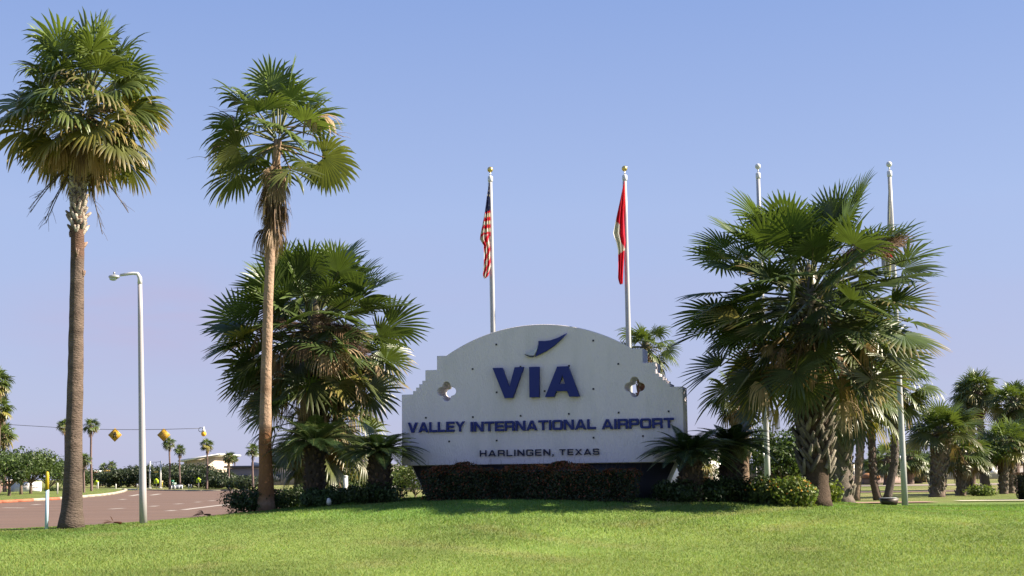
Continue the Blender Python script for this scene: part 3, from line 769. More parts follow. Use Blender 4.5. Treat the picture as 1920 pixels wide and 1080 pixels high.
BLUE = (.010, .020, .15)
def arc(cx, cy, r, a0, a1, n=5): return [(cx + r * math.cos(rad(a0 + (a1 - a0) * k / n)), cy + r * math.sin(rad(a0 + (a1 - a0) * k / n))) for k in range(n + 1)]
def rrect(x0, y0, x1, y1, r):
    return arc(x1 - r, y1 - r, r, 0, 90) + arc(x0 + r, y1 - r, r, 90, 180) + arc(x0 + r, y0 + r, r, 180, 270) + arc(x1 - r, y0 + r, r, 270, 360)
def glyph(ch, w, t, h=None):
    """outline loops of a wide grotesque capital, height 1, width w, stem t, bar th"""
    th = h or t * .8; r = .2; ri = .08; mid = .5
    if ch == 'I': return [[(0, 0), (t, 0), (t, 1), (0, 1)]], t
    if ch == 'L': return [[(0, 0), (w, 0), (w, th), (t, th), (t, 1), (0, 1)]], w
    if ch == 'T': return [[(w / 2 - t / 2, 0), (w / 2 + t / 2, 0), (w / 2 + t / 2, 1 - th), (w, 1 - th), (w, 1), (0, 1), (0, 1 - th), (w / 2 - t / 2, 1 - th)]], w
    if ch == 'E': return [[(0, 0), (w, 0), (w, th), (t, th), (t, mid - th / 2), (w * .94, mid - th / 2), (w * .94, mid + th / 2), (t, mid + th / 2), (t, 1 - th), (w, 1 - th), (w, 1), (0, 1)]], w
    if ch == 'H': return [[(0, 0), (t, 0), (t, mid - th / 2), (w - t, mid - th / 2), (w - t, 0), (w, 0), (w, 1), (w - t, 1), (w - t, mid + th / 2), (t, mid + th / 2), (t, 1), (0, 1)]], w
    if ch == 'N': return [[(0, 0), (t, 0), (t, .68), (w - t * 1.15, 0), (w, 0), (w, 1), (w - t, 1), (w - t, .32), (t * 1.15, 1), (0, 1)]], w
    if ch == 'V': return [[(w / 2 - t * .55, 0), (w / 2 + t * .55, 0), (w, 1), (w - t * 1.12, 1), (w / 2, .27), (t * 1.12, 1), (0, 1)]], w
    if ch == 'A':
        q = t * 1.08; bar0, bar1 = .17, .17 + th
        sl = lambda y: (w / 2 - t * .55) * y           # left outer edge at height y
        inn = lambda y: q + (w / 2 - q) * y / .80
        return [[(0, 0), (q, 0), (inn(bar0) - .0, bar0), (w - inn(bar0), bar0), (w - q, 0), (w, 0), (w / 2 + t * .55, 1), (w / 2 - t * .55, 1)],
                [(inn(bar1), bar1), (w / 2, .80), (w - inn(bar1), bar1)]], w
    if ch == 'Y': return [[(w / 2 - t / 2, 0), (w / 2 + t / 2, 0), (w / 2 + t / 2, .42), (w, 1), (w - t * 1.15, 1), (w / 2, .62), (t * 1.15, 1), (0, 1), (w / 2 - t / 2, .42)]], w
    if ch == 'X': return [[(0, 0), (t * 1.15, 0), (w / 2, .36), (w - t * 1.15, 0), (w, 0), (w / 2 + t * .6, .5), (w, 1), (w - t * 1.15, 1), (w / 2, .64), (t * 1.15, 1), (0, 1), (w / 2 - t * .6, .5)]], w
    if ch == 'O': return [rrect(0, 0, w, 1, .26), rrect(t, th, w - t, 1 - th, .1)[::-1]], w
    if ch == 'P': return [[(0, 0), (t, 0), (t, .34)] + arc(w - r, .34 + r, r, -90, 0) + arc(w - r, 1 - r, r, 0, 90) + [(0, 1)], rrect(t, .34 + th, w - t, 1 - th, ri)[::-1]], w
    if ch == 'R': return [[(0, 0), (t, 0), (t, .34), (w - t * 1.05, .34), (w - t, .26), (w - t, 0), (w, 0), (w, .28), (w - .07, .40)] + arc(w - r, .40 + r, r, -45, 0) + arc(w - r, 1 - r, r, 0, 90) + [(0, 1)], rrect(t, .34 + th, w - t, 1 - th, ri)[::-1]], w
    if ch == 'G': return [[(w, .68)] + arc(w - r, 1 - r, r, 0, 90) + arc(r, 1 - r, r, 90, 180) + arc(r, r, r, 180, 270) + arc(w - r, r, r, 270, 360) + [(w, .55), (w * .52, .55), (w * .52, .55 - th), (w - t, .55 - th), (w - t, th), (t, th), (t, 1 - th), (w - t, 1 - th), (w - t, .68)]], w
    if ch == 'S':
        lo, hi = .5 - th / 2, .5 + th / 2
        return [[(w, .70)] + arc(w - r, 1 - r, r, 0, 90) + arc(r, 1 - r, r, 90, 180) + arc(r, lo + r, r, 180, 270) + [(w - t, lo), (w - t, th), (t, th), (t, .30), (0, .30)] + arc(r, r, r, 180, 270) + arc(w - r, r, r, 270, 360) + arc(w - r, hi - r, r, 0, 90) + [(t, hi), (t, 1 - th), (w - t, 1 - th), (w - t, .70)]], w
    if ch == ',': return [[(0, 0), (t * .35, 0), (t * .05, -.2), (t * .45, -.2), (t, .02), (t, .2), (0, .2)]], t
WID = dict(V=1.32, A=1.34, L=1.02, E=1.08, Y=1.28, I=.3, N=1.22, T=1.16, R=1.2, O=1.26, P=1.14, H=1.2, G=1.22, X=1.26, S=1.15)
WID[','] = .2
def word(text, x0, y0, x1, y1, ybot0, ybot1, t, gap, depth, out, ink=BLUE, wk=1.0):
    """a word between two crop pixels (x0,y0 top-left .. x1,y1 top-right); every letter its own raised piece"""
    a, c = sl_(*cz(x0, y0)), sl_(*cz(x1, y1)); a2, c2 = sl_(*cz(x0, ybot0)), sl_(*cz(x1, ybot1))
    hgt = ((a[1] - a2[1]) + (c[1] - c2[1])) / 2; base = (a2[1] + c2[1]) / 2
    xs0, xs1 = a[0] - SMID, c[0] - SMID
    gl = [glyph(ch, WID[ch] * wk, t) for ch in text]
    tot = sum(g[1] for g in gl) + gap * (len(gl) - 1)
    k = (xs1 - xs0) / tot; x = xs0
    for ch, (lp, w_) in zip(text, gl):
        lps = [[(x + px_ * k, base + py_ * hgt) for px_, py_ in l_] for l_ in lp]
        me = curve_mesh('letter', lps, depth, out, .004)
        part('letter', tone_mesh(me, ink), M['plastic'], sign)
        x += (w_ + gap) * k
word('VALLEY', 78, 606, 398, 602, 664, 659, .28, .12, .05, .07)
word('INTERNATIONAL', 430, 601, 1133, 590, 658, 646, .28, .12, .05, .07)
word('AIRPORT', 1166, 588, 1572, 581, 645, 638, .28, .12, .05, .07)
word('HARLINGEN,', 481, 762, 895, 757, 797, 793, .22, .34, .03, .05, (.008, .010, .045))
word('TEXAS', 928, 757, 1152, 753, 791, 787, .22, .34, .03, .05, (.008, .010, .045))
def px_shape(name, pts, depth, out, tone):
    lp = [(sl_(*cz(*q))[0] - SMID, sl_(*cz(*q))[1]) for q in pts]
    a = sum(lp[k][0] * lp[(k + 1) % len(lp)][1] - lp[(k + 1) % len(lp)][0] * lp[k][1] for k in range(len(lp)))
    part(name, tone_mesh(curve_mesh(name, [lp if a > 0 else lp[::-1]], depth, out, .004), tone), M['plastic'], sign)
px_shape('letter', [(558, 302), (612, 301), (652, 410), (682, 298), (733, 296), (672, 470), (626, 471)], .10, .13, BLUE)
px_shape('letter', [(763, 296), (820, 295), (820, 466), (765, 467)], .10, .13, BLUE)
A_out = [(852, 465), (920, 294), (982, 292), (1047, 462), (988, 463), (976, 431), (915, 432), (904, 464)]
A_in = [(933, 392), (965, 391), (949, 341)]
lp1 = [(sl_(*cz(*q))[0] - SMID, sl_(*cz(*q))[1]) for q in A_out][::-1]
lp2 = [(sl_(*cz(*q))[0] - SMID, sl_(*cz(*q))[1]) for q in A_in]
part('letter', tone_mesh(curve_mesh('letter', [lp1, lp2], .10, .13, .004), BLUE), M['plastic'], sign)
px_shape('emblem_wing', [(812, 149), (845, 150), (880, 146), (920, 132), (974, 105), (940, 142), (900, 178), (855, 208), (793, 238), (803, 215), (809, 195), (813, 172)], .05, .08, BLUE)
px_shape('emblem_curl', [(737, 220), (762, 212), (787, 199), (802, 183), (811, 168), (806, 196), (798, 214), (788, 231), (770, 232)], .05, .08, (.42, .43, .52))
px_shape('emblem_edge', [(735, 223), (768, 235), (789, 233), (780, 240), (760, 239), (738, 229)], .05, .08, (.03, .035, .09))
for q in ((572, 168), (1117, 146), (439, 306), (1258, 277), (708, 293), (981, 288), (574, 437), (844, 430), (1118, 418), (176, 580), (440, 576), (709, 569), (980, 558), (1260, 551), (1541, 544), (307, 713), (574, 708), (1119, 692), (1397, 683)):
    s_, h_ = sl_(*cz(*q)); s_ -= SMID; e_ = .021
    part('tile', tone_mesh(curve_mesh('tile', [[(s_ - e_, h_ - e_), (s_ + e_, h_ - e_), (s_ + e_, h_ + e_), (s_ - e_, h_ + e_)]], .03, .012), (.02, .02, .035)), M['plastic'], sign)

# ------------------------------------------------------------------ flagpoles and flags
YP = 34.0
tops = [(919, 318), (1171, 316), (1421, 312), (1667, 308)]
bots = [(931, 944), (1186, 944), (1440.5, 944), (1697, 948)]
plab = ['tall white flagpole with gold ball, flying the striped flag behind the sign', 'tall white flagpole with gold ball, flying the red and white flag behind the sign',
        'bare white flagpole with silver ball rising left behind the thick palm', 'white flagpole standing in the grass beside the floodlight, right of the thick palm']
FP = []
for k in range(4):
    hi, lo = P(*tops[k], YP), P(*bots[k], YP)
    lo.z = float(G(lo.x, lo.y)) - .02
    root = thing('flagpole', lo, plab[k], 'flagpole', 'flagpoles in a row behind the sign')
    pts = np.array([lo.lerp(hi, t) for t in np.linspace(0, 1, 8)])
    b = B(); b.tube(pts[:-1].tolist() + [tuple(lo.lerp(hi, .968))], np.append(np.linspace(.083, .052, 7), .05), 18, (.5, .5, .52)); part('pole', b, M['white'], root, True)
    b = B(); b.tube([tuple(lo.lerp(hi, .962)), tuple(lo.lerp(hi, .966)), tuple(lo.lerp(hi, .978)), tuple(lo.lerp(hi, .981))], [.055, .068, .068, .04], 14, (.72, .72, .74)); part('truck', b, M['white'], root)
    b = B(); b.tube([tuple(lo.lerp(hi, .98)), tuple(lo.lerp(hi, .992))], .018, 8, (.7, .7, .7)); b.sphere(hi, .078, (.62, .46, .16) if k < 2 else (.72, .72, .72)); part('finial', b, M['gold'] if k < 2 else M['white'], root, True)
    sx = -.10
    b = B(); p0, p1 = lo.lerp(hi, .14), lo.lerp(hi, .96)
    b.tube([(p0.x + sx * .8, p0.y - .04, p0.z), (p1.x + sx * .6, p1.y - .03, p1.z)], .006, 5, (.75, .75, .72)); part('halyard', b, M['paint'], root)
    b = B(); b.box((p0.x - .09, p0.y - .05, p0.z), (.03, .03, .16), 0, (.6, .6, .6)); part('cleat', b, M['metal'], root)
    FP.append((lo, hi))
def flag(rows, y, colour, label, depth=.13, waves=2.5, seed=0):
    """cloth hanging limp; rows = (py, left px, right px)"""
    rg = np.random.default_rng(seed)
    rows = np.array(rows, float); NR, NC = 150, 22
    py = np.linspace(rows[0, 0], rows[-1, 0], NR)
    Lx, Rx = np.interp(py, rows[:, 0], rows[:, 1]), np.interp(py, rows[:, 0], rows[:, 2])
    V, T = [], []
    for i_ in range(NR):
        v_ = i_ / (NR - 1)
        for j_ in range(NC):
            u = j_ / (NC - 1)
            q = P(Lx[i_] + (Rx[i_] - Lx[i_]) * u, py[i_], y)
            ph = u * math.pi * 2 * waves + 2.2 * math.sin(v_ * 4 + seed)
            amp = depth * min(1, v_ * 3 + .15) * (.35 + .65 * (1 - u))
            V.append((q.x, q.y - .02 + amp * math.sin(ph), q.z)); T.append(colour(u, v_, ph))
    V, T = np.array(V), np.array(T)
    i, j = np.meshgrid(np.arange(NR - 1), np.arange(NC - 1), indexing='ij'); i, j = i.ravel(), j.ravel()
    b = B(); b.add(V, [np.stack([i * NC + j, (i + 1) * NC + j, (i + 1) * NC + j + 1, i * NC + j + 1], 1)], T)
    return single('flag', b, M['cloth'], Vector(V[0].tolist()), label, 'flag', 'flags hanging limp from their poles', True)
RED, WHT, NAVY = (.72, .025, .06), (.72, .70, .70), (.022, .03, .13)
def us(u, v, ph):
    if v < .30 + .03 * (1 - u):
        k = int(v * 64); st = (int(u * 7) + k) % 5 == 0 and k % 3 == 0
        return WHT if st else NAVY
    if v < .55: return WHT if int((v + .02 * u) * 26) % 2 else RED
    return WHT if int((v * 15 + u * 2.4 + .25 * math.sin(ph))) % 2 else RED
def ca(u, v, ph):
    if v < .52 - .16 * (1 - u) + (.14 if u > .55 else 0) * 1: return RED
    if v < .72 - .05 * u: return WHT
    return RED
flag([(340, 917.5, 918.5), (366, 913, 918.5), (395, 909, 919), (412, 906, 919), (440, 901, 919), (450, 900, 919), (462, 907, 919.5), (480, 908, 919.5), (500, 907, 920), (517, 905.5, 916), (522, 907, 911)], YP - .06, us,
     'limp striped flag with a blue starred corner on the left pole', seed=1)
flag([(340, 1170, 1171), (375, 1163, 1171.5), (410, 1155, 1172), (438, 1149, 1172.5), (447, 1151, 1173), (456, 1155, 1173), (470, 1158, 1171), (500, 1158.5, 1169.5), (522, 1158, 1168.5), (531, 1161, 1168), (533, 1163, 1167)], YP - .06, ca,
     'limp red and white flag hanging beside the right shoulder of the sign', seed=2)
flag([(335, 1666.3, 1667), (440, 1665, 1668), (455, 1659, 1670), (470, 1654, 1672), (500, 1655, 1671), (520, 1660, 1669)], YP - .06, lambda u, v, ph: (.5, .5, .52) if v < .68 else ((.5, .03, .05) if v < .8 else (.45, .45, .48)),
     'pale flag with a red spot half hidden behind the thick palm crown', seed=4)

# ------------------------------------------------------------------ street lamp, posts, lights
base = on_ground(270, 28.9); base.z = float(G(base.x, base.y))
topp = P(262, 514, 28.9)
root = thing('street_lamp', base, 'tall white street lamp with a short arm reaching left beside the road', 'street lamp')
b = B(); pts = [tuple(base.lerp(topp, t)) for t in np.linspace(0, .96, 8)]
b.tube(pts, np.linspace(.086, .05, 8), 16, (.44, .42, .45)); part('pole', b, M['white'], root, True)
b = B(); e1, e2 = topp + Vector((0, 0, -.04)), P(225, 516, 28.8)
b.tube([pts[-1], tuple(base.lerp(topp, .985)), tuple(e1 + Vector((-.05, 0, .05))), tuple(e1 + Vector((-.16, 0, .06))), tuple(e2)], [.055, .05, .042, .036, .03], 12, (.70, .70, .72)); part('arm', b, M['white'], root, True)
hd = P(214, 519, 28.8)
b = B(); b.sphere(hd, .125, (.62, .64, .66), sc=(1.05, .72, .42)); part('lamp_head', b, M['metal'], root, True)
b = B(); b.sphere(hd + Vector((-.02, 0, -.045)), .09, (.60, .68, .68), sc=(1.0, .75, .5)); part('lens', b, M['white'], root, True)
b = B(); b.tube([tuple(hd + Vector((0, 0, .06))), tuple(hd + Vector((0, 0, .11)))], .022, 8, (.4, .4, .42)); part('photocell', b, M['metal'], root)

base = on_ground(90, 27.8)
root = thing('marker_post', base, 'thin pale blue utility marker post with a yellow cap at the far left', 'marker post')
zt, zm = P(87, 884, 27.8), P(88, 918, 27.8)
b = B(); b.box(((base.x + zm.x) / 2, base.y, (base.z - .1 + zm.z) / 2), (.07, .03, zm.z - base.z + .1), .3, (.38, .52, .62)); part('post', b, M['plastic'], root)
b = B(); b.tube([(zm.x, base.y, zm.z), (zm.x, base.y, zt.z - .09), (zm.x, base.y, zt.z - .03), (zm.x, base.y, zt.z)], [.042, .042, .036, .015], 10, (.42, .30, .02)); part('cap', b, M['plastic'], root)

fl = on_ground(1665, 32.6)
root = thing('floodlight', fl, 'low brown box floodlight set in the grass left of the right flagpole', 'floodlight')
def frustum(b, c, s0, s1, h, rot, tone):
    V = []
    for (sx, sy), z_ in ((s0, 0), (s1, h)):
        for ax, ay in ((-1, -1), (1, -1), (1, 1), (-1, 1)):
            x, y = ax * sx / 2, ay * sy / 2
            V.append((c[0] + x * math.cos(rot) - y * math.sin(rot), c[1] + x * math.sin(rot) + y * math.cos(rot), c[2] + z_))
    return b.add(np.array(V), [np.array([(0, 3, 2, 1), (4, 5, 6, 7), (0, 1, 5, 4), (1, 2, 6, 5), (2, 3, 7, 6), (3, 0, 4, 7)])], tone)
b = B(); frustum(b, fl + Vector((0, 0, .03)), (.34, .24), (.44, .32), .15, -.1, (.055, .04, .035)); part('housing', b, M['paint'], root)
b = B(); frustum(b, fl + Vector((0, .0, .182)), (.45, .33), (.42, .30), .022, -.1, (.05, .04, .035)); part('rim', b, M['paint'], root)
b = B(); frustum(b, fl + Vector((0, .0, .2055)), (.38, .26), (.37, .25), .006, -.1, (.62, .66, .70)); part('lens', b, M['white'], root)
b = B(); b.box(fl + Vector((0, 0, .0)), (.2, .14, .10), -.1, (.08, .07, .06)); part('bracket', b, M['metal'], root)

pp = on_ground(650, 33.6)
root = thing('post', pp, 'plain white steel post between the left palm trunks', 'post')
b = B(); b.tube([tuple(pp - Vector((0, 0, .1))), tuple(pp + Vector((-.03, 0, .92)))], .06, 14, (.78, .78, .80)); part('shaft', b, M['white'], root, True)
b = B(); b.tube([tuple(pp + Vector((-.03, 0, .92))), tuple(pp + Vector((-.03, 0, .95))), tuple(pp + Vector((-.03, 0, .97)))], [.066, .066, .03], 14, (.6, .6, .62)); part('cap', b, M['white'], root)
ul = on_ground(617, 30.2)
root = thing('landscape_light', ul, 'tiny white bullet spotlight in the shrubs left of the sign', 'garden light')
b = B(); b.tube([tuple(ul), tuple(ul + Vector((0, 0, .1)))], .02, 6, (.1, .1, .1)); part('stake', b, M['paint'], root)
b = B(); b.tube([tuple(ul + Vector((0, 0, .07))), tuple(ul + Vector((0, -.03, .13))), tuple(ul + Vector((0, -.06, .2)))], [.06, .055, .03], 10, (.8, .78, .74)); part('hood', b, M['white'], root)
# fallen fronds and stones on the lawn
def fallen(px, y, name, label, seed, s=1.0):
    rg = np.random.default_rng(seed); c = on_ground(px, y)
    b = B(); fan_leaf(b, c + Vector((.25 * s, 0, .06)), math.pi, .22, .18 * s, .34 * s, 14, rad(60), .5, (.10, .05, .03), rg, fold=.5, tip=(.13, .07, .04), ptone=(.14, .07, .04), roll=.25)
    single(name, b, M['dead'], c, label, 'fallen frond')
fallen(208, 28.4, 'fallen_frond', 'small curled brown palm frond lying on the lawn left of the street lamp', 3)
fallen(378, 30.6, 'fallen_frond', 'dark withered palm frond at the grass edge between lamp and slim palm', 4, .9)
def stone(px, y, r, label, seed, tone):
    rg = np.random.default_rng(seed); c = on_ground(px, y)
    b = B(); b.sphere(c + Vector((0, 0, r * .35)), r, tone, 10, 7, (1.3, .9, .6))
    b.v[0] = b.v[0] + rg.normal(0, r * .09, b.v[0].shape)
    single('stone', b, M['rock'], c, label, 'stone')
stone(1243, 28.6, .15, 'tan stone in the bed under the right end of the sign', 1, (.42, .33, .22))
stone(1254, 28.5, .08, 'small pale stone lying right of the tan stone', 2, (.6, .57, .5))
stone(1002, 28.8, .05, 'tiny white stone in front of the red-tipped hedge', 5, (.7, .7, .7))

# ------------------------------------------------------------------ shrubs, hedges, trees
def leaves(b, pos, nrm, size, tone, rng, jit=.7, slim=.5):
    """one small folded leaf per point"""
    n = len(pos)
    d = nrm + rng.normal(0, jit, (n, 3)); d /= np.linalg.norm(d, axis=1)[:, None]
    a = np.cross(d, rng.normal(0, 1, (n, 3))); a /= np.linalg.norm(a, axis=1)[:, None] + 1e-9
    c = np.cross(d, a); l_ = (size * rng.uniform(.6, 1.3, n))[:, None]
    V = np.stack([pos - a * l_ * .5, pos + c * l_ * slim * .5 + d * l_ * .08, pos + a * l_ * .5, pos - c * l_ * slim * .5 + d * l_ * .08], 1).reshape(-1, 3)
    b.add(V, [np.arange(4 * n).reshape(-1, 4)], np.repeat(tone, 4, 0))
def blob(b, c, r, n, size, tones, rng, shell=.45, floor=None, cut=.35, clump=2.2):
    """leaves through the outer part of an uneven rounded volume, with gaps"""
    c, r = np.array(c, float), np.array(r, float)
    m_ = int(n * 1.6)
    d = rng.normal(0, 1, (m_, 3)); d /= np.linalg.norm(d, axis=1)[:, None]
    ph = rng.uniform(0, 6, 6)
    lump = 1 + .13 * np.sin(d[:, 0] * 4.1 + ph[0] + 2 * d[:, 2]) + .12 * np.sin(d[:, 1] * 5.3 + ph[1]) + .10 * np.sin(d[:, 2] * 6.1 + ph[2] + d[:, 0] * 3)
    rr = (1 - shell * rng.random(m_) ** 1.6) * lump
    p = c + d * r * rr[:, None]
    hole = np.sin(p[:, 0] * clump / r[0] * 2.6 + ph[3]) * np.sin(p[:, 1] * clump / r[0] * 2.6 + ph[4]) * np.sin(p[:, 2] * clump / r[2] * 2.6 + ph[5])
    keep = hole < cut + rng.normal(0, .12, m_)
    if floor is not None: keep &= p[:, 2] > floor
    p, d = p[keep][:n], d[keep][:n]
    tones = np.asarray(tones, float)
    t = tones[rng.integers(len(tones), size=len(p))] * rng.uniform(.7, 1.35, len(p))[:, None]
    leaves(b, p, d, size, t, rng)
DG = [(.03, .055, .02), (.045, .075, .025), (.06, .095, .03)]
def shrub(px, y, w, h, label, seed, tones=DG, n=5200, size=.075, flowers=None, name='shrub', cat='shrub', group='low shrubs in the beds', dep=None, mat='leaf'):
    rg = np.random.default_rng(seed); c = on_ground(px, y)
    root = thing(name, c, label, cat, group)
    b = B(); dp = dep or w * .8
    for q in range(5):
        o = np.array((rg.uniform(-.28, .28) * w, rg.uniform(-.28, .28) * dp, h * rg.uniform(.35, .5)))
        blob(b, np.array(c) + o, (w * .34, dp * .34, h * rg.uniform(.4, .58)), n // 5, size, tones, rg, .8, float(c.z) - .02)
    part('foliage', b, M[mat], root)
    b = B()
    for q in range(7):
        e_ = np.array(c) + np.array((rg.uniform(-.35, .35) * w, rg.uniform(-.3, .3) * dp, h * .6)); b.tube([np.array(c) + (e_ - np.array(c)) * np.array((.3, .3, 0)), e_], [.014, .006], 4, (.13, .09, .06), cap=False)
    part('stem', b, M['wood'], root)
    if flowers:
        nf = flowers[1]
        d = rg.normal(0, 1, (nf, 3)); d[:, 2] = np.abs(d[:, 2]); d[:, 1] = -np.abs(d[:, 1]); d /= np.linalg.norm(d, axis=1)[:, None]
        p = np.array(c) + np.array((0, 0, h * .42)) + d * np.array((w * .5, dp * .5, h * .52))
        for e_ in p:
            b = B(); k = 5; leaves(b, e_ + rg.normal(0, .007, (k, 3)), np.tile((0, -.7, .7), (k, 1)), .036, np.tile(flowers[0][int(rg.integers(len(flowers[0])))], (k, 1)), rg, .4, .9)
            part('flower', b, M['leaf'], root)
    return root
shrub(465, 31.2, 1.5, .66, 'dark rounded shrub at the foot of the slim palm, left side', 41)
shrub(548, 32.4, 1.3, .62, 'dark leafy shrub right of the slim palm foot', 42)
shrub(600, 31.0, 1.3, .45, 'low green shrub below the tall sago palm', 43, [(.05, .09, .03), (.07, .12, .04)])
shrub(652, 31.6, 1.0, .42, 'low dark shrub beside the plain white post', 44)
shrub(706, 30.0, 1.25, .5, 'dark shrub around the foot of the sago palm at the left sign end', 45)
shrub(1262, 28.5, 1.05, .52, 'dark low shrub under the right end of the sign', 46)
shrub(1325, 28.7, 1.2, .55, 'green shrub between the two right sago palms', 47, [(.035, .07, .025), (.05, .09, .03)])
shrub(1385, 29.0, 1.2, .62, 'dark shrub in front of the sago palm nearest the thick palm', 48)
LANT = ([(.6, .30, .03), (.65, .45, .06), (.5, .16, .02)], 22)
shrub(1440, 28.4, 1.1, .62, 'flowering shrub with few orange blooms left of the yellow-flowered one', 49, [(.06, .10, .025), (.09, .13, .03)], flowers=(LANT[0], 12))
shrub(1486, 28.2, 1.05, .64, 'shrub dotted with yellow and orange flowers at the thick palm foot', 50, [(.10, .16, .03), (.15, .19, .04)], flowers=LANT)
shrub(1556, 30.8, .5, .55, 'small yellow-green shrub at the right foot of the thick palm', 51, [(.16, .22, .04), (.22, .27, .05)], n=900)
# red-tipped hedge in front of the sign
rg = np.random.default_rng(60)
hl, hr = gp(797, 936), gp(1201, 934)
hy = 28.75
hl = on_ground(797, 29.75); hr = on_ground(1203, 28.1)
hc = (hl + hr) / 2; hang = math.atan2(hr.y - hl.y, hr.x - hl.x); hlen = (hr - hl).length
hc.z = float(G(hc.x, hc.y))
root = thing('hedge', hc, 'long clipped dark hedge with rusty red tips along the sign base', 'hedge')
b = B(); n = 15000
u = rg.uniform(-.5, .5, n) * hlen
face = rg.random(n)
htop = .74
vv = np.where(face < .55, rg.uniform(0, 1, n), 1 - .14 * rg.random(n) ** 2) * htop
ww = np.where(face < .55, -.38 + .16 * rg.random(n) ** 2, rg.uniform(-.38, .38, n))
lum = .06 * np.sin(u * 2.3) + .05 * np.sin(u * 5.1 + vv * 4) + .035 * np.sin(u * 11)
endr = np.clip((np.abs(u) - hlen * .44) / (hlen * .06), 0, 1)
vv = vv * (1 - .12 * endr) + lum * (vv / htop); ww = ww * (1 - .5 * endr) - lum
x = hc.x + u * math.cos(hang) - ww * math.sin(hang); y = hc.y + u * math.sin(hang) + ww * math.cos(hang)
gz_ = G(x, y)
pos = np.stack([x, y, gz_ + vv], 1)
nrm = np.where((face < .55)[:, None], np.array((math.sin(hang), -math.cos(hang), .2)), np.array((0, 0, 1.0)))
red = (rg.random(n) < .10 + .55 * np.clip((vv - .52) / .2, 0, 1) ** 1.2 + .08 * (np.sin(u * 1.9) > .55))
t = np.where(red[:, None], np.array((.17, .055, .025)), np.array((.028, .042, .016))) * rg.uniform(.6, 1.5, n)[:, None]
leaves(b, pos, nrm, .06, t, rg, .8, .5)
for q in range(60):
    u_ = rg.uniform(-.5, .5) * hlen; o = hc + Vector((u_ * math.cos(hang), u_ * math.sin(hang), 0)); z0 = float(G(o.x, o.y)) + .7
    d = rg.normal(0, .25, 2); b.tube([(o.x, o.y, z0), (o.x + d[0] * .3, o.y + d[1] * .3, z0 + rg.uniform(.08, .26))], [.004, .002], 3, (.16, .09, .05), cap=False)
part('foliage', b, M['leaf'], root)
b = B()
b.box(hc + Vector((0, .05, .31)), (hlen * .92, .45, .62), hang, (.022, .022, .014))  # solid near-black block filling the hedge behind its leaves
part('inner_block', b, M['wood'], root)

def tree(px, y, ptop, w, label, seed, tones=DG, trunk=.3, r=.12, n=5000, size=.16, cat='tree', group=None, name='broadleaf_tree', lean=0, blobs=9, base=None, fl=.95):
    rg = np.random.default_rng(seed); c = base or on_ground(px, y)
    H = P(px, ptop, y).z - c.z
    root = thing(name, c, label, cat, group)
    b = B(); f = np.array((c.x + lean, y, c.z + H * trunk))
    b.tube([np.array(c) - UPZ * .1, np.array(c) * .5 + f * .5 + np.array((lean * .1, 0, 0)), f], [r * 1.25, r, r * .85], 9, (.16, .12, .09))
    bl = []
    for q in range(blobs):
        a = q * 2.4 + rg.uniform(-.3, .3); rr = w * .5 * (.15 + .62 * math.sqrt((q + .5) / blobs))
        zc_ = c.z + H * (trunk + (1 - trunk) * rg.uniform(.25, .72) * (1.05 - .25 * rr / (w * .5)))
        e_ = np.array((c.x + lean + rr * math.cos(a), y + rr * math.sin(a) * .8, zc_))
        bl.append(e_); mid = f * .5 + e_ * .5 + np.array((0, 0, -.04 * H))
        b.tube([f - UPZ * .03 * H, mid, e_], [r * .55, r * .33, r * .12], 6, (.16, .12, .09), cap=False)
    part('trunk', b, M['wood'], root)
    b = B()
    for e_ in bl:
        s_ = rg.uniform(.8, 1.2); tt = np.asarray(tones) * rg.uniform(.75, 1.25)
        blob(b, e_, (w * .25 * s_, w * .22 * s_, H * (1 - trunk) * .27 * s_), n // blobs, size, tt, rg, .75)
    part('crown', b, M['leaf'], root)
    return root

# ------------------------------------------------------------------ palms behind
def palm(name, px_path, y, cpx, label, seed, N=26, R=.8, pet=.8, nseg=16, tr=(.2, .16), boots_=None, skirt=0, el1=-60, droop=.7, tone=(.24, .17, .13), group=None, yellow=.1, el0=86, span=112, dead_to=None, split=.42):
    rg = np.random.default_rng(seed)
    tp, tt = trunk_pts(px_path, y, 16)
    root = thing(name, tuple(tp[0]), label, 'palm tree', group)
    b = B(); tn = np.array(tone) * rg.uniform(.85, 1.15, (16, 1))
    b.tube(tp, np.interp(tt, [0, .06, .2, 1], [tr[0] * 1.25, tr[0], tr[0] * .92, tr[1]]), 12, tn, rough=.04, rng=rg)
    if boots_: boots(b, tp, boots_[0], boots_[1], tr[0] * .9, tr[1] * .95, boots_[2], rg, boots_[3], boots_[3] * .32, out=boots_[4] if len(boots_) > 4 else .45)
    part('trunk', b, M['boot'], root)
    top = P(*cpx, y); b = B()
    b.tube([tp[-1], np.array(top), np.array(top) + UPZ * pet * .3], [tr[1] * .9, tr[1] * .8, .03], 8, (.10, .085, .045))
    crown(b, top, N, rad(el0), rad(el1), pet, R, rg, nseg, rad(span), droop, split, tr[1] * .8, pet * .4, yellow=yellow, pw=.02)
    part('crown', b, M['fan'], root)
    if skirt:
        b = B(); lo = P(*(dead_to or (cpx[0], cpx[1] + 30)), y)
        dead_skirt(b, [top - Vector((0, 0, pet * .3)), lo], skirt, R * .85, rg, (-rad(45), -rad(82)), max(10, nseg - 4), pet * .45, tr[1] * .8)
        part('dead_fronds', b, M['dead'], root)
    return root
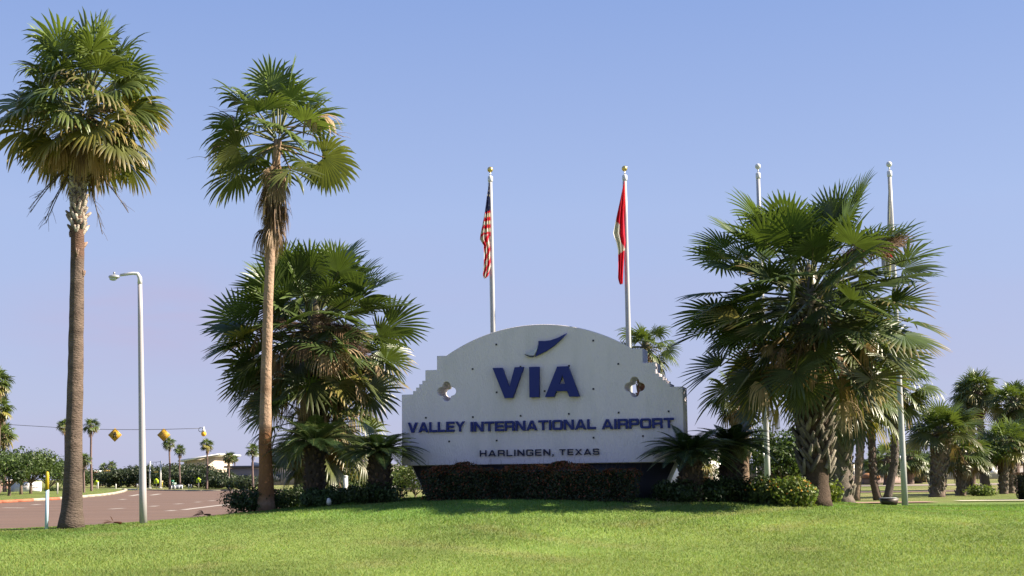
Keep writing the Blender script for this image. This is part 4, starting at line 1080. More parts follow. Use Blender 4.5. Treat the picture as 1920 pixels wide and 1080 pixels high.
# left group
palm('sabal_palm', [(568, 930), (569, 880), (574, 790)], 35.0, (576, 770), 'palm with white flaky trunk base just left of the tall sago palm', 71, 22, 1.0, 1.2, 26, (.26, .26), (.02, .95, 80, .22, .7), 10, tone=(.25, .19, .15))
palm('sabal_palm', [(630, 945), (629, 890), (632, 800)], 35.4, (634, 775), 'young palm with brown shaggy trunk between tall sago palm and white post', 72, 20, .95, 1.1, 26, (.15, .17), (.5, .95, 40, .24, .9), 10, tone=(.26, .15, .09))
palm('fan_palm', [(1196, 905), (1203, 780), (1208, 660)], 46.0, (1212, 645), 'fan palm whose crown shows above the right shoulder of the sign', 73, 28, .72, .62, 24, (.2, .2), (.3, .98, 60, .25), 16, el1=-70, tone=(.2, .09, .07), dead_to=(1212, 690))
# palms behind the thick palm
palm('sabal_palm', [(1577, 931), (1572, 890), (1580, 800), (1584, 740)], 38.0, (1585, 715), 'stout leaning palm just behind and right of the thick palm', 74, 34, 1.0, 1.1, 26, (.36, .36), (.05, .95, 90, .3), 14, tone=(.17, .14, .12))
palm('fan_palm', [(1603, 931), (1610, 890), (1617, 780), (1618, 735)], 42.0, (1619, 725), 'slender palm with pale stalk kinked at its foot, left of two darker ones', 75, 26, .8, .65, 20, (.135, .13), (.28, .98, 90,.10, .5), 12, tone=(.26, .19, .14), dead_to=(1619, 765), group='slender palms in the row behind')
palm('fan_palm', [(1647, 930), (1638, 905), (1636, 860), (1632, 780), (1632, 740)], 42.0, (1632, 728), 'slender dark palm with foot curving right, middle of three', 76, 26, .8, .65, 20, (.135, .13), (.25, .98, 90,.10, .5), 12, tone=(.12, .085, .07), dead_to=(1632, 768), group='slender palms in the row behind')
palm('fan_palm', [(1662, 929), (1670, 905), (1677, 870), (1679, 780), (1682, 725)], 42.0, (1684, 712), 'slender palm with grey foot curving left, behind the floodlight', 77, 28, .82, .7, 20, (.135, .13), (.25, .98, 100,.10, .5), 14, tone=(.13, .105, .095), dead_to=(1684, 755), group='slender palms in the row behind')
palm('sabal_palm', [(1392, 925), (1390, 850), (1386, 745)], 40.0, (1386, 730), 'palm with hanging brown fronds behind the sago palm nearest the thick palm', 78, 18, .62, .6, 18, (.24, .24), (.4, .98, 50, .3), 18, tone=(.2, .14, .1), dead_to=(1386, 775))
# right group
palm('sabal_palm', [(1757, 932), (1760, 890), (1766, 820)], 46.0, (1767, 800), 'stout palm with shaggy barrel trunk and broad crown on the right lawn', 79, 46, .78, .62, 24, (.27, .33), (.04, .95, 110, .2, .4), 6, el1=-22, droop=.5, tone=(.2, .15, .12), span=120)
palm('sabal_palm', [(1801, 926), (1804, 895), (1806, 865)], 48.0, (1807, 848), 'short palm with knobbly trunk, left of the feathery green tree', 80, 36, .62, .5, 20, (.19, .2), (.05, .95, 60, .15, .4), 4, el1=-35, tone=(.22, .17, .13), group='short palms at right')
palm('sabal_palm', [(1814, 923), (1813, 890), (1812, 860)], 51.0, (1813, 842), 'thin dark palm half hidden behind the knobbly short palm', 81, 26, .6, .5, 18, (.13, .13), (.05, .95, 30, .2, .5), 3, el1=-35, group='short palms at right')
palm('sabal_palm', [(1881, 920), (1882, 880), (1884, 845)], 50.0, (1885, 826), 'short palm with dark split trunk, left of the trimmed dark hedge', 82, 36, .68, .52, 20, (.18, .18), (.05, .95, 60, .15, .4), 5, el1=-40, tone=(.17, .13, .1), group='short palms at right')
palm('sabal_palm', [(1895, 919), (1897, 880), (1900, 835)], 51.0, (1902, 818), 'short palm with cross-hatched pale trunk directly beside the dark hedge', 83, 36, .68, .52, 20, (.17, .18), (.05, .95, 60, .15, .4), 5, el1=-40, tone=(.26, .2, .16), group='short palms at right')
palm('fan_palm', [(1845, 912), (1841, 830), (1835, 760), (1833, 735)], 60.0, (1832, 725), 'tall palm with wide flat crown above the feathery green tree', 84, 46, .74, .6, 20, (.18, .15), (.5, .98, 50, .16), 16, el1=-65, dead_to=(1832, 765), tone=(.15, .11, .1), group='tall palms at right')
palm('fan_palm', [(1823, 912), (1824, 830), (1821, 770), (1820, 752)], 61.0, (1819, 745), 'second tall palm leaning left behind the wide flat crowned one', 85, 30, .7, .55, 18, (.15, .14), (.5, .98, 40, .16), 12, el1=-70, dead_to=(1819, 780), tone=(.18, .13, .11), group='tall palms at right')
palm('fan_palm', [(1903, 912), (1902, 840), (1900, 765)], 58.0, (1902, 748), 'tall palm with brown withered fronds in its crown by the right picture edge', 86, 50, .76, .6, 20, (.24, .22), (.5, .98, 50, .25), 18, el1=-80, dead_to=(1900, 800), tone=(.17, .12, .1), group='tall palms at right', yellow=.25)
palm('fan_palm', [(1928, 912), (1926, 840), (1924, 775)], 60.0, (1924, 765), 'tall palm cut by the right picture edge', 87, 40, .76, .6, 18, (.24, .22), None, 14, el1=-75, dead_to=(1924, 800), group='tall palms at right', yellow=.2)
for k, (px, yb, yc, yy_, lab) in enumerate(((1664, 908, 855, 78, 'dark round-crowned palm in the distance between slender palm and flagpole'), (1706, 907, 852, 80, 'distant palm with hanging dry fronds just right of the flagpole'),
        (1722, 906, 862, 84, 'smaller distant palm, middle of the dry-skirted trio'), (1736, 905, 870, 90, 'smallest distant palm beside the stout barrel-trunk palm'), (1642, 906, 868, 88, 'distant palm behind the middle slender trunk'))):
    palm('fan_palm', [(px, yb), (px, yc + 5)], yy_, (px, yc), lab, 90 + k, 36, .72, .6, 14, (.26, .22), None, 22 if k else 8, el1=-75, dead_to=(px, yc + 26), tone=(.15, .11, .09), group='distant palms beyond the road')
palm('fan_palm', [(1322, 900), (1321, 870)], 58.0, (1320, 858), 'little palm with drooping fronds before the white building', 97, 16, .7, .5, 16, (.2, .2), None, 10, el1=-65, tone=(.25, .15, .09), dead_to=(1320, 885))
# far left palms along the road
FAR = [(172, 921, 171, 796, 96, 1.15, 'thin tall palm between the fan palm trunk and pedestrian sign'), (122, 922, 122, 795, 100, 1.1, 'thin palm mostly hidden behind the tallest fan palm trunk'),
       (158, 920, 158, 858, 90, .95, 'short palm peeping out right of the tallest fan palm trunk'), (318, 918, 317, 828, 104, 1.0, 'thin palm just under the right diamond sign'),
       (338, 914, 337, 842, 112, .95, 'thin dark palm right of the one under the diamond sign'), (388, 919, 388, 832, 104, 1.0, 'thin palm below the amber beacon'),
       (430, 919, 430, 856, 104, 1.0, 'thin palm with small round crown left of the slim palm trunk'), (440, 917, 440, 859, 140, .8, 'tiny palm close behind the small round crowned one'),
       (475, 912, 474, 842, 96, 1.0, 'thin reddish palm just left of the slim palm trunk'), (194, 914, 194, 874, 150, 1.0, 'small palm by the canopy in front of the dark trees'), (209, 914, 209, 871, 150, 1.1, 'small palm right of the yellow roadside board'),
       (-8, 925, -6, 712, 88, 1.9, 'tallest of the palms cut by the left picture edge'), (-3, 925, -2, 762, 92, 1.9, 'middle one of the palms cut by the left picture edge'), (9, 924, 6, 812, 96, 1.7, 'lowest palm at the left picture edge, yellowing crown'), (1, 924, -4, 806, 99, 1.5, 'palm behind the yellowing one at the left picture edge')]
for k, (px, yb, px2, yc, yy_, sc, lab) in enumerate(FAR):
    palm('fan_palm', [(px, yb), ((px + px2) / 2 + (1 if k % 2 else -1), (yb + yc) / 2), (px2, yc + 3)], yy_, (px2, yc), lab, 110 + k, 24 if sc < 1.3 else 34, .42 * sc, .3 * sc, 12, (.085 * sc, .062 * sc), None, 7, el1=-52 if sc < 1.3 else -70, tone=(.20, .14, .13), dead_to=(px2, yc + 14 * sc * 96 / yy_), group='thin palms along the road', yellow=.1 if k != 13 else .4)

# ------------------------------------------------------------------ trees behind
LG = [(.07, .11, .03), (.10, .14, .04), (.05, .08, .025)]
tree(1468, 50, 772, 3.1, 'bushy green tree behind the thick palm and the bare flagpole', 201, [(.06, .10, .03), (.08, .125, .035), (.05, .085, .03)], .12, .12, 8000, .16, blobs=14)
tree(1868, 50, 812, 2.5, 'feathery light green tree with leaning dark trunk on the right lawn', 202, [(.10, .15, .035), (.13, .18, .04), (.08, .12, .03)], .36, .16, 6500, .11, base=on_ground(1851, 50), lean=-.1, blobs=13)
tree(786, 38.5, 852, 1.35, 'young tree with thin forked trunk just left of the sign base', 203, [(.09, .12, .035), (.12, .15, .05), (.07, .1, .03)], .42, .035, 1500, .10, lean=-.12, blobs=7)
tree(664, 60, 858, 2.7, 'light green bushy tree behind the plain white post', 204, LG, .15, .1, 4500, .15, blobs=10)
tree(702, 64, 868, 2.2, 'green tree with low crown left of the young forked tree', 205, LG, .2, .1, 3500, .15, blobs=8)
tree(752, 66, 862, 1.9, 'green tree touching the lower left corner of the sign', 206, LG, .22, .1, 3000, .15, blobs=8)
shrub(1840, 47, 1.35, .42, 'light green ragged bush below the feathery tree', 207, [(.13, .19, .05), (.17, .22, .06)], 1500, .10, name='bush', cat='bush', group=None)
root_h = on_ground(1921, 41); rg = np.random.default_rng(208)
root = thing('clipped_hedge', root_h, 'dark trimmed hedge block cut by the right picture edge', 'hedge')
b = B(); n = 5000; u = rg.uniform(-.5, .5, (n, 3)); k = rg.integers(3, size=n); sg = np.where(rg.random(n) < .5, -.5, .5); u[np.arange(n), k] = sg * rg.uniform(.9, 1.02, n)
u[:, 2] = np.abs(u[:, 2]) * 2 - .5 if False else u[:, 2]
pos = np.array(root_h) + np.array((.28, 0, .42)) + u * np.array((.95 , .8, .84)) * np.stack([.82 + .35 * (u[:, 2] + .5), np.ones(n), np.ones(n)], 1)
leaves(b, pos, u * 2, .06, np.where((u[:, 2] > .42)[:, None], np.array((.09, .055, .03)), np.array((.03, .035, .016))) * rg.uniform(.7, 1.3, n)[:, None], rg, .7)
part('foliage', b, M['leaf'], root)
b = B(); b.box(root_h + Vector((.28, 0, .4)), (.78, .6, .76), 0, (.02, .02, .012)); part('inner_block', b, M['wood'], root)  # solid near-black block inside the trimmed leaves
# street trees on the traffic island at far left
IG = [(.06, .10, .028), (.085, .125, .035), (.05, .08, .025)]
for k, (px, yy_, top, w, lab) in enumerate(((-14, 90, 832, 3.6, 'round green street tree cut by the left picture edge'), (18, 82, 846, 3.1, 'round green street tree with pale trunk, at the left of the low white sign'), (40, 86, 840, 3.0, 'round green street tree before the middle of the low white sign'),
        (58, 88, 832, 3.2, 'round green street tree right before the lettering of the low white sign'), (92, 108, 836, 4.0, 'wide green tree behind the yellow capped marker post'), (128, 116, 846, 4.2, 'green tree behind the tallest fan palm trunk'))):
    tree(px, yy_, top, w, lab, 210 + k, IG, .27 if k < 4 else .1, .1, 3200, .2, group='street trees on the traffic island', blobs=10)
# dark trees across the junction
rg = np.random.default_rng(230)
WOOD = [(205, 873, 200), (222, 868, 190), (240, 872, 205), (256, 866, 195), (276, 861, 190), (296, 858, 200), (316, 860, 188), (336, 862, 196), (356, 864, 188), (374, 866, 180), (394, 870, 176), (412, 880, 170), (186, 880, 210), (432, 884, 165), (150, 872, 200), (452, 890, 160)]
wl = ['first', 'second', 'third', 'fourth', 'fifth', 'sixth', 'seventh', 'eighth', 'ninth', 'tenth', 'eleventh', 'twelfth']
near = ['left of the yellow roadside board', 'behind the yellow roadside board', 'right of the teal roadside board', 'left of the street lamp pole', 'behind the street lamp pole', 'behind the pair of thin white poles', 'behind the green street sign', 'below the start of the slanted roof',
        'behind the grey low barrier', 'below the slanted white roof', 'under the tip of the slanted roof', 'beside the beige house', 'behind the white and red canopy', 'between the small round palm and the mauve building', 'behind the tallest fan palm trunk, far away', 'in front of the mauve building']
for k, (px, top, yy_) in enumerate(WOOD):
    tree(px, yy_ * .64, top, rg.uniform(3.0, 3.9), 'dark distant tree across the junction, ' + near[k], 240 + k, [(.04, .06, .03), (.055, .075, .035), (.035, .05, .03)], .03, .12, 2600, .24, group='dark trees across the junction', blobs=11)
# dark trees behind the road at right
WR = [(1545, 868, 118, 'behind the kinked slender palms, left one'), (1592, 862, 122, 'behind the kinked slender palms, middle one'), (1650, 858, 126, 'behind the floodlight'), (1700, 862, 122, 'behind the dry-skirted distant palms'), (1400, 862, 110, 'behind the dark screened fence, left one'), (1432, 868, 112, 'behind the dark screened fence, right one'), (1500, 866, 116, 'left of the thick palm trunk, far off'), (1780, 862, 130, 'behind the stout barrel-trunk palm'), (1860, 858, 128, 'behind the feathery tree'), (1915, 862, 126, 'far behind the dark trimmed hedge')]
for k, (px, top, yy_, lab) in enumerate(WR):
    tree(px, yy_, top, 3.8, 'dark distant tree ' + lab, 270 + k, [(.03, .045, .028), (.045, .06, .03)], .06, .12, 1900, .26, group='dark trees beyond the back road', blobs=9)

# ------------------------------------------------------------------ buildings far behind
def slab(b, px0, px1, y, pytop, depth, tone, zb=-.2, y1=None):
    """a wall block between two sight lines at distance y"""
    a, c = on_ground(px0, y), on_ground(px1, y1 or y)
    d = Vector((c.x - a.x, c.y - a.y, 0)); ang = math.atan2(d.y, d.x); n = Vector((-math.sin(ang), math.cos(ang), 0))
    top = P((px0 + px1) / 2, pytop, (a.y + c.y) / 2).z; g = min(a.z, c.z) + zb
    mid = (a + c) / 2 + n * depth / 2
    b.box((mid.x, mid.y, (top + g) / 2), (d.length, depth, top - g), ang, tone)
    return Vector((mid.x, mid.y, g)), top, ang, d.length
def inset(b, c, off, size, ang, tone):
    o = Vector((off[0] * math.cos(ang) - off[1] * math.sin(ang), off[0] * math.sin(ang) + off[1] * math.cos(ang), off[2]))
    b.box(Vector(c) + o, size, ang, tone)
# mauve flat building
b = B(); c, top, ang, ln = slab(b, 425, 735, 130, 876, 12, (.33, .285, .29))
root = thing('flat_building', c, 'long low mauve flat roofed building behind the slim palm trunk', 'building'); part('wall', b, M['build'], root)
b = B(); inset(b, c, (0, 0, top - c.z + .13), (ln + .5, 12.5, .2), ang, (.13, .13, .16)); rf = part('roof', b, M['concrete'], root)
b = B(); inset(b, c, (-5.4, -2, top - c.z + .4), (2.2, 2, .4), ang, (.7, .68, .66)); part('roof_unit', b, M['paint'], root, up=rf)
for k in range(5):
    b = B(); inset(b, c, (-7 + k * 3.4, -6.03, .9), (1.4, .1, .7), ang, (.05, .055, .07)); part('window', b, M['plastic'], root)
# hall with slanted roof above the trees
b = B(); a0, a1 = P(345, 866, 235), P(407, 855, 235); g0 = float(G(a0.x, 235)) - .2
V = [(a0.x, 235, g0), (a1.x - .5, 235, g0), (a1.x - .5, 235, a1.z - .05), (a0.x, 235, a0.z - .05)]
b.add(np.array(V + [(x, 250, z) for x, _, z in V]), [np.array([(0, 1, 2, 3), (5, 4, 7, 6), (1, 5, 6, 2), (4, 0, 3, 7), (3, 2, 6, 7), (0, 4, 5, 1)])], (.62, .52, .44))
root = thing('hall', ((a0.x + a1.x) / 2, 242, g0), 'beige hall with slanted white roof rising above the dark trees', 'building'); part('wall', b, M['build'], root)
b = B(); o = .75
V = [(a0.x - o, 233.5, a0.z), (a1.x + .9, 233.5, a1.z + .15), (a1.x + .9, 233.5, a1.z + .45), (a0.x - o, 233.5, a0.z + .32)]
b.add(np.array(V + [(x, 251.5, z) for x, _, z in V]), [np.array([(0, 1, 2, 3), (5, 4, 7, 6), (1, 5, 6, 2), (4, 0, 3, 7), (3, 2, 6, 7), (0, 4, 5, 1)])], (.75, .75, .76)); part('roof', b, M['paint'], root)
b = B(); b.add(np.array([(a0.x + 2.6, 233.44, a0.z + .50), (a1.x + .92, 233.44, a1.z + .13), (a1.x + .92, 233.44, a1.z + .32), (a0.x + 2.6, 233.44, a0.z + .60)]), [np.array([(0, 1, 2, 3)])], (.12, .11, .13)); part('fascia', b, M['paint'], root)
# low house with grey hip roof and beige wall
b = B(); c, top, ang, ln = slab(b, 390, 417, 119, 903.5, 4, (.66, .52, .40))
root = thing('house', c, 'small beige house with grey brown roof right of the lime crossing sign', 'house'); part('wall', b, M['build'], root)
b = B(); frustum(b, (c.x, c.y, top), (ln + .7, 5), (ln * .4, .8), .75, ang, (.13, .11, .10)); part('roof', b, M['concrete'], root)
for k in (-1, 1): b = B(); inset(b, c, (k * .35, -2.03, .5), (.26, .08, .3), ang, (.1, .08, .08)); part('window', b, M['plastic'], root)
# station canopy far left
cc = on_ground(172, 150)
root = thing('canopy', cc, 'flat white canopy with red edge beyond the traffic island', 'canopy')
zt = P(172, 884, 150).z
b = B(); b.box((cc.x, cc.y, zt), (2.6, 4, .22), 0, (.78, .78, .8)); part('roof', b, M['paint'], root)
b = B(); b.box((cc.x + .45, cc.y - 2.03, zt - .11), (1.6, .05, .14), 0, (.55, .08, .06)); part('fascia', b, M['paint'], root)
for dx in (-1, 1): b = B(); b.box((cc.x + dx, cc.y, (zt + cc.z) / 2 - .1), (.14, .14, zt - cc.z), 0, (.6, .6, .62)); part('column', b, M['paint'], root)
def board(px, pyt, pyb, wpx, y, tone, label, cat='road sign', name='roadside_board', post=(.5, .5, .5), second=None, group=None):
    g = on_ground(px, y); t0, t1 = P(px, pyt, y).z, P(px, pyb, y).z; w = wpx * y / F_PX
    root = thing(name, g, label, cat, group)
    b = B(); b.tube([(g.x, g.y, g.z - .1), (g.x, g.y, t0 - .03)], .045, 8, post); part('post', b, M['metal'], root)
    b = B(); b.box((g.x, g.y - .08, (t0 + t1) / 2), (w, .06, t0 - t1), 0, tone); pn = part('panel', b, M['paint'], root)
    if second:
        b = B(); z0, z1 = P(px, second[0], y).z, P(px, second[1], y).z
        b.box((g.x, g.y - .08, (z0 + z1) / 2), (second[2] * y / F_PX, .06, z0 - z1), 0, second[3]); part('lower_panel', b, M['paint'], root)
    return root
board(201, 881.5, 884.5, 12, 125, (.75, .48, .10), 'yellow roadside board over a small white panel before the dark trees', second=(885, 888, 7, (.8, .8, .8)))
board(216.5, 882.3, 885.3, 13, 126, (.16, .42, .46), 'long teal roadside board before the dark trees')
board(228, 883.3, 886.8, 6, 127, (.7, .68, .62), 'small white roadside board right of the teal board')
board(323.5, 900.2, 904.2, 6.5, 108, (.02, .22, .12), 'green street name sign right of a thin palm', 'street sign', 'street_sign')
board(327, 905, 909, 8, 104, (.45, .62, .52), 'pale green sign just under the green street name sign', 'street sign', 'street_sign')
board(258, 907.2, 911.5, 3.2, 112, (.85, .82, .8), 'small white sign left of the street lamp pole', 'road sign', 'small_sign')
# lime school crossing signs (five sided)
def school(px, pyt, pyb, y, label, walk=True):
    g = on_ground(px, y); zt, zb = P(px, pyt, y).z, P(px, pyb, y).z; h = zt - zb; w = h * .46
    root = thing('crossing_sign', g, label, 'road sign', 'lime school crossing signs')
    b = B(); b.tube([(g.x, g.y, g.z - .1), (g.x, g.y, zt - .1)], .035, 8, (.55, .55, .55)); part('post', b, M['metal'], root)
    def pent(s, dy, tone, b):
        q = [(-w * s, -h / 2 * s), (w * s, -h / 2 * s), (w * s, h * .12 * s), (0, h / 2 * s), (-w * s, h * .12 * s)]
        zc_ = (zt + zb) / 2
        V = [(g.x + x, g.y - .05 - dy, zc_ + z) for x, z in q] + [(g.x + x, g.y - .03 - dy, zc_ + z) for x, z in q]
        b.add(np.array(V), [np.array([(0, 1, 2, 3, 4)]), np.array([(9, 8, 7, 6, 5)]), np.array([(k, k + 5, (k + 1) % 5 + 5, (k + 1) % 5) for k in range(5)])], tone)
    b = B(); pent(1, 0, (.55, .75, .02), b); part('panel', b, M['paint'], root)
    b = B(); zc_ = (zt + zb) / 2
    for sx in (-.28, .22):
        b.sphere((g.x + sx * w, g.y - .06, zc_ + h * .17), h * .055, (.03, .03, .02), 8, 6)
        b.box((g.x + sx * w, g.y - .06, zc_ + h * .0), (w * .24, .02, h * .24), 0, (.03, .03, .02))
        b.box((g.x + sx * w - w * .08, g.y - .06, zc_ - h * .24), (w * .1, .02, h * .26), 0, (.03, .03, .02), tilt=.25)
        b.box((g.x + sx * w + w * .1, g.y - .06, zc_ - h * .24), (w * .1, .02, h * .26), 0, (.03, .03, .02), tilt=-.25)
    part('walker_symbol', b, M['paint'], root)
school(181.5, 900, 909, 110, 'lime crossing sign leaning beside a white post near the canopy')
school(293.5, 896.5, 906.5, 112, 'lime crossing sign between the two thin white poles')
school(372.5, 895, 905, 110, 'lime crossing sign right of the grey low barrier')
board(304, 901.5, 905, 4, 113, (.8, .62, .3), 'small amber board on a short yellow post by the right thin white pole', 'road sign', 'small_sign', (.5, .38, .05))
for px, pt, lab in ((281, 865, 'left of two thin white poles across the junction'), (301, 864, 'right of two thin white poles across the junction')):
    g = on_ground(px, 112); t = P(px, pt, 112)
    root = thing('signal_pole', g, lab, 'pole', 'thin white poles across the junction')
    b = B(); b.tube([(g.x, g.y, g.z - .1), (g.x, g.y, t.z)], [.085, .06], 10, (.72, .71, .70)); part('shaft', b, M['white'], root)
    b = B(); b.box((g.x, g.y, g.z + .04), (.34, .34, .08), 0, (.5, .5, .5)); part('base', b, M['concrete'], root)
ya = P(292.5, 884.5, 112)
root = thing('traffic_signal', ya, 'small yellow signal head hanging between the two thin white poles', 'traffic signal')
b = B(); b.box(ya, (.34, .18, .15), 0, (.7, .5, .12)); part('housing', b, M['paint'], root)
for k in (-1, 0, 1): b = B(); b.tube([(ya.x + k * .1, ya.y - .10, ya.z), (ya.x + k * .1, ya.y - .13, ya.z)], .04, 10, (.3, .22, .05)); part('lens', b, M['plastic'], root)
pA, pB = P(281, 866.5, 112), P(301, 865.5, 112)
b = B(); b.tube([tuple(pA), tuple((pA + pB) / 2 - Vector((0, 0, .03))), tuple(pB)], .018, 5, (.1, .1, .1)); part('wire', b, M['paint'], root)
b = B(); b.tube([(ya.x, ya.y, ya.z + .07), (ya.x, ya.y, (pA.z + pB.z) / 2 - .03)], .018, 5, (.1, .1, .1)); part('hanger', b, M['paint'], root)
# span wire with two diamond signs and a beacon
YW = 98.0
wp = [P(px, py, YW) for px, py in ((-40, 792.5), (24, 796.5), (115, 802), (158, 804.3), (216, 805.5), (262, 805.6), (308, 805), (345, 804), (376, 803.2))]
b = B(); b.tube([tuple(p) for p in wp], .022, 5, (.10, .10, .12))
bc = P(382, 808, YW)
single('span_wire', b, M['paint'], wp[4], 'thin dark wire strung across the road carrying two diamond signs', 'wire')
def diamond(px, py, half_px, label, sym):
    c = P(px, py, YW); h = half_px * YW / F_PX
    root = thing('diamond_sign', c + Vector((0, 0, h)), label, 'road sign', 'yellow diamond signs on the wire')
    def dm(b, s, y0, y1, tone):
        q = [(0, -s), (s, 0), (0, s), (-s, 0)]
        V = [(c.x + x, c.y + y0, c.z + z) for x, z in q] + [(c.x + x, c.y + y1, c.z + z) for x, z in q]
        b.add(np.array(V), [np.array([(0, 1, 2, 3), (7, 6, 5, 4)] + [(k, k + 4, (k + 1) % 4 + 4, (k + 1) % 4) for k in range(4)])], tone)
    b = B(); dm(b, h, -.006, .006, (.55, .33, .03)); part('panel', b, M['paint'], root)
    b = B()
    for s0, s1 in ((.9, .84),):
        q0 = [(0, -s0 * h), (s0 * h, 0), (0, s0 * h), (-s0 * h, 0)]; q1 = [(x * s1 / s0, z * s1 / s0) for x, z in q0]
        V = [(c.x + x, c.y - .0085, c.z + z) for x, z in q0 + q1]
        b.add(np.array(V), [np.array([(k, (k + 1) % 4, (k + 1) % 4 + 4, k + 4) for k in range(4)])], (.33, .19, .025))
    part('border', b, M['paint'], root)
    b = B(); K_ = (.02, .018, .012); y = c.y - .0095
    if sym:
        b.sphere((c.x + .02 * h, y, c.z + .36 * h), .12 * h, K_, 10, 6, (1, .06, 1))
        b.box((c.x + .0 * h, y, c.z + .12 * h), (.28 * h, .005, .36 * h), 0, K_, tilt=.12)
        b.box((c.x - .15 * h, y, c.z - .22 * h), (.15 * h, .005, .5 * h), 0, K_, tilt=.45)
        b.box((c.x + .12 * h, y, c.z - .22 * h), (.15 * h, .005, .5 * h), 0, K_, tilt=-.38)
        b.box((c.x - .17 * h, y - .004, c.z + .12 * h), (.1 * h, .005, .3 * h), 0, K_, tilt=.75)
        b.box((c.x + .16 * h, y - .004, c.z + .13 * h), (.1 * h, .005, .3 * h), 0, K_, tilt=-.75)
        part('walker_symbol', b, M['paint'], root)
    else:
        b = B()
        for z_, w_ in ((.32, .34), (.06, .62), (-.2, .70)):
            n_ = int(w_ / .11)
            for k in range(n_): b.box((c.x + (k - (n_ - 1) / 2) * .115 * h, y, c.z + z_ * h), (.075 * h, .005, .10 * h), 0, (.22, .10, .02))
        part('small_text', b, M['paint'], root)
    b = B(); 
    for sx in (-.3, .3): b.tube([(c.x + sx * h, c.y, c.z + .62 * h), (c.x + sx * h, c.y, P(px, 805.3, YW).z)], .02, 5, (.2, .2, .2))
    part('hanger', b, M['metal'], root)
diamond(215.5, 815.5, 13, 'yellow diamond sign with a black walking figure hanging from the wire', True)
diamond(307, 815.5, 12.5, 'yellow diamond sign with faint lettering hanging from the wire', False)
root = thing('beacon', bc, 'round amber flashing beacon hanging at the end of the wire', 'beacon')
b = B(); b.sphere(bc + Vector((0, 0, -.22)), .2, (.75, .40, .03), sc=(1, .9, 1)); part('lens', b, M['plastic'], root, True)
b = B(); b.tube([tuple(bc + Vector((0, 0, -.06))), tuple(bc + Vector((0, 0, .1))), tuple(bc + Vector((0, 0, .32)))], [.16, .09, .05], 10, (.8, .78, .72)); part('housing', b, M['paint'], root)
b = B(); e0 = P(376, 803.2, YW); th = np.linspace(0, 2 * math.pi, 14)
b.tube(np.stack([e0.x + .02 + .17 * np.cos(th), np.full(14, e0.y), e0.z - .1 + .17 * np.sin(th)], 1), .025, 5, (.3, .32, .36)); part('cable_loop', b, M['paint'], root)
# low grey barrier and little posts
g = on_ground(332, 106)
root = thing('barrier', g, 'low grey blue barrier with white posts below the green signs', 'barrier')
b = B(); b.box(g + Vector((0, 0, .2)), (.95, .12, .34), 0, (.27, .30, .38)); part('panel', b, M['paint'], root)
for dx in (-.42, -.1, .2, .45): b = B(); b.tube([tuple(g + Vector((dx, -.1, -.05))), tuple(g + Vector((dx, -.1, .30)))], .035, 8, (.7, .7, .7)); part('post', b, M['paint'], root)
for k, (px, lab) in enumerate(((354, 'small white roadside post left of its twin, near the lime sign'), (359, 'small white roadside post right of its twin, near the lime sign'), (217.5, 'short white post at the far kerb left of the street lamp'), (184, 'white post beside the leaning lime crossing sign'))):
    g = on_ground(px, 109); b = B(); hh_ = .34 if k < 2 else (.45 if k == 2 else .62)
    b.tube([tuple(g - Vector((0, 0, .05))), tuple(g + Vector((0, 0, hh_))), tuple(g + Vector((0, 0, hh_ + .03)))], [.05, .05, .02], 8, (.75, .74, .7))
    single('marker_post', b, M['paint'], g, lab, 'post', 'small white posts at the roadside')
g = gpl(107.5, 930); zg = float(road_plane(g[1])) + .13
b = B(); b.tube([(g[0], g[1], zg - .1), (g[0], g[1], zg + .72), (g[0], g[1], zg + .75)], [.05, .05, .02], 8, (.6, .58, .55)); single('slim_post', b, M['paint'], Vector((g[0], g[1], zg)), 'slim pale post in the island grass left of the tallest palm trunk', 'post')
# low white sign wall on the island
a, c = on_ground(22, 97), on_ground(77, 97); zt = P(50, 903.5, 97).z; mid = (a + c) / 2; mid.z += .1
root = thing('monument_sign', mid, 'low white monument sign with dark lettering behind the street trees', 'sign')
b = B(); b.box((mid.x, mid.y, (zt + mid.z - .2) / 2), (c.x - a.x, .35, zt - mid.z + .2), 0, (.74, .72, .72)); part('wall', b, M['stucco'], root)
rg = np.random.default_rng(5); b = B()
for row, x0, x1 in ((.66, .42, .58), (.66, .72, .80), (.42, .36, .54), (.42, .66, .92)):
    x = x0
    while x < x1:
        w_ = rg.uniform(.018, .03); b.box((a.x + (c.x - a.x) * (x + w_ / 2), mid.y - .185, mid.z + (zt - mid.z) * row), (w_ * (c.x - a.x) * .8, .02, (zt - mid.z) * .13), 0, (.2, .2, .26)); x += w_ + .008
part('lettering', b, M['paint'], root)
shrub(100, 98, 1.6, .55, 'dark clipped shrub at the right end of the low white sign', 300, DG, 1500, .1, group=None)
b = B(); c, top, ang, ln = slab(b, -30, 14, 125, 902, 5, (.36, .22, .17)); root = thing('brick_building', c, 'low reddish brick building at the left edge behind the trees', 'building'); part('wall', b, M['build'], root)
b = B(); inset(b, c, (0, 0, top - c.z + .06), (ln + .3, 5.3, .12), ang, (.55, .5, .48)); part('roof', b, M['concrete'], root)

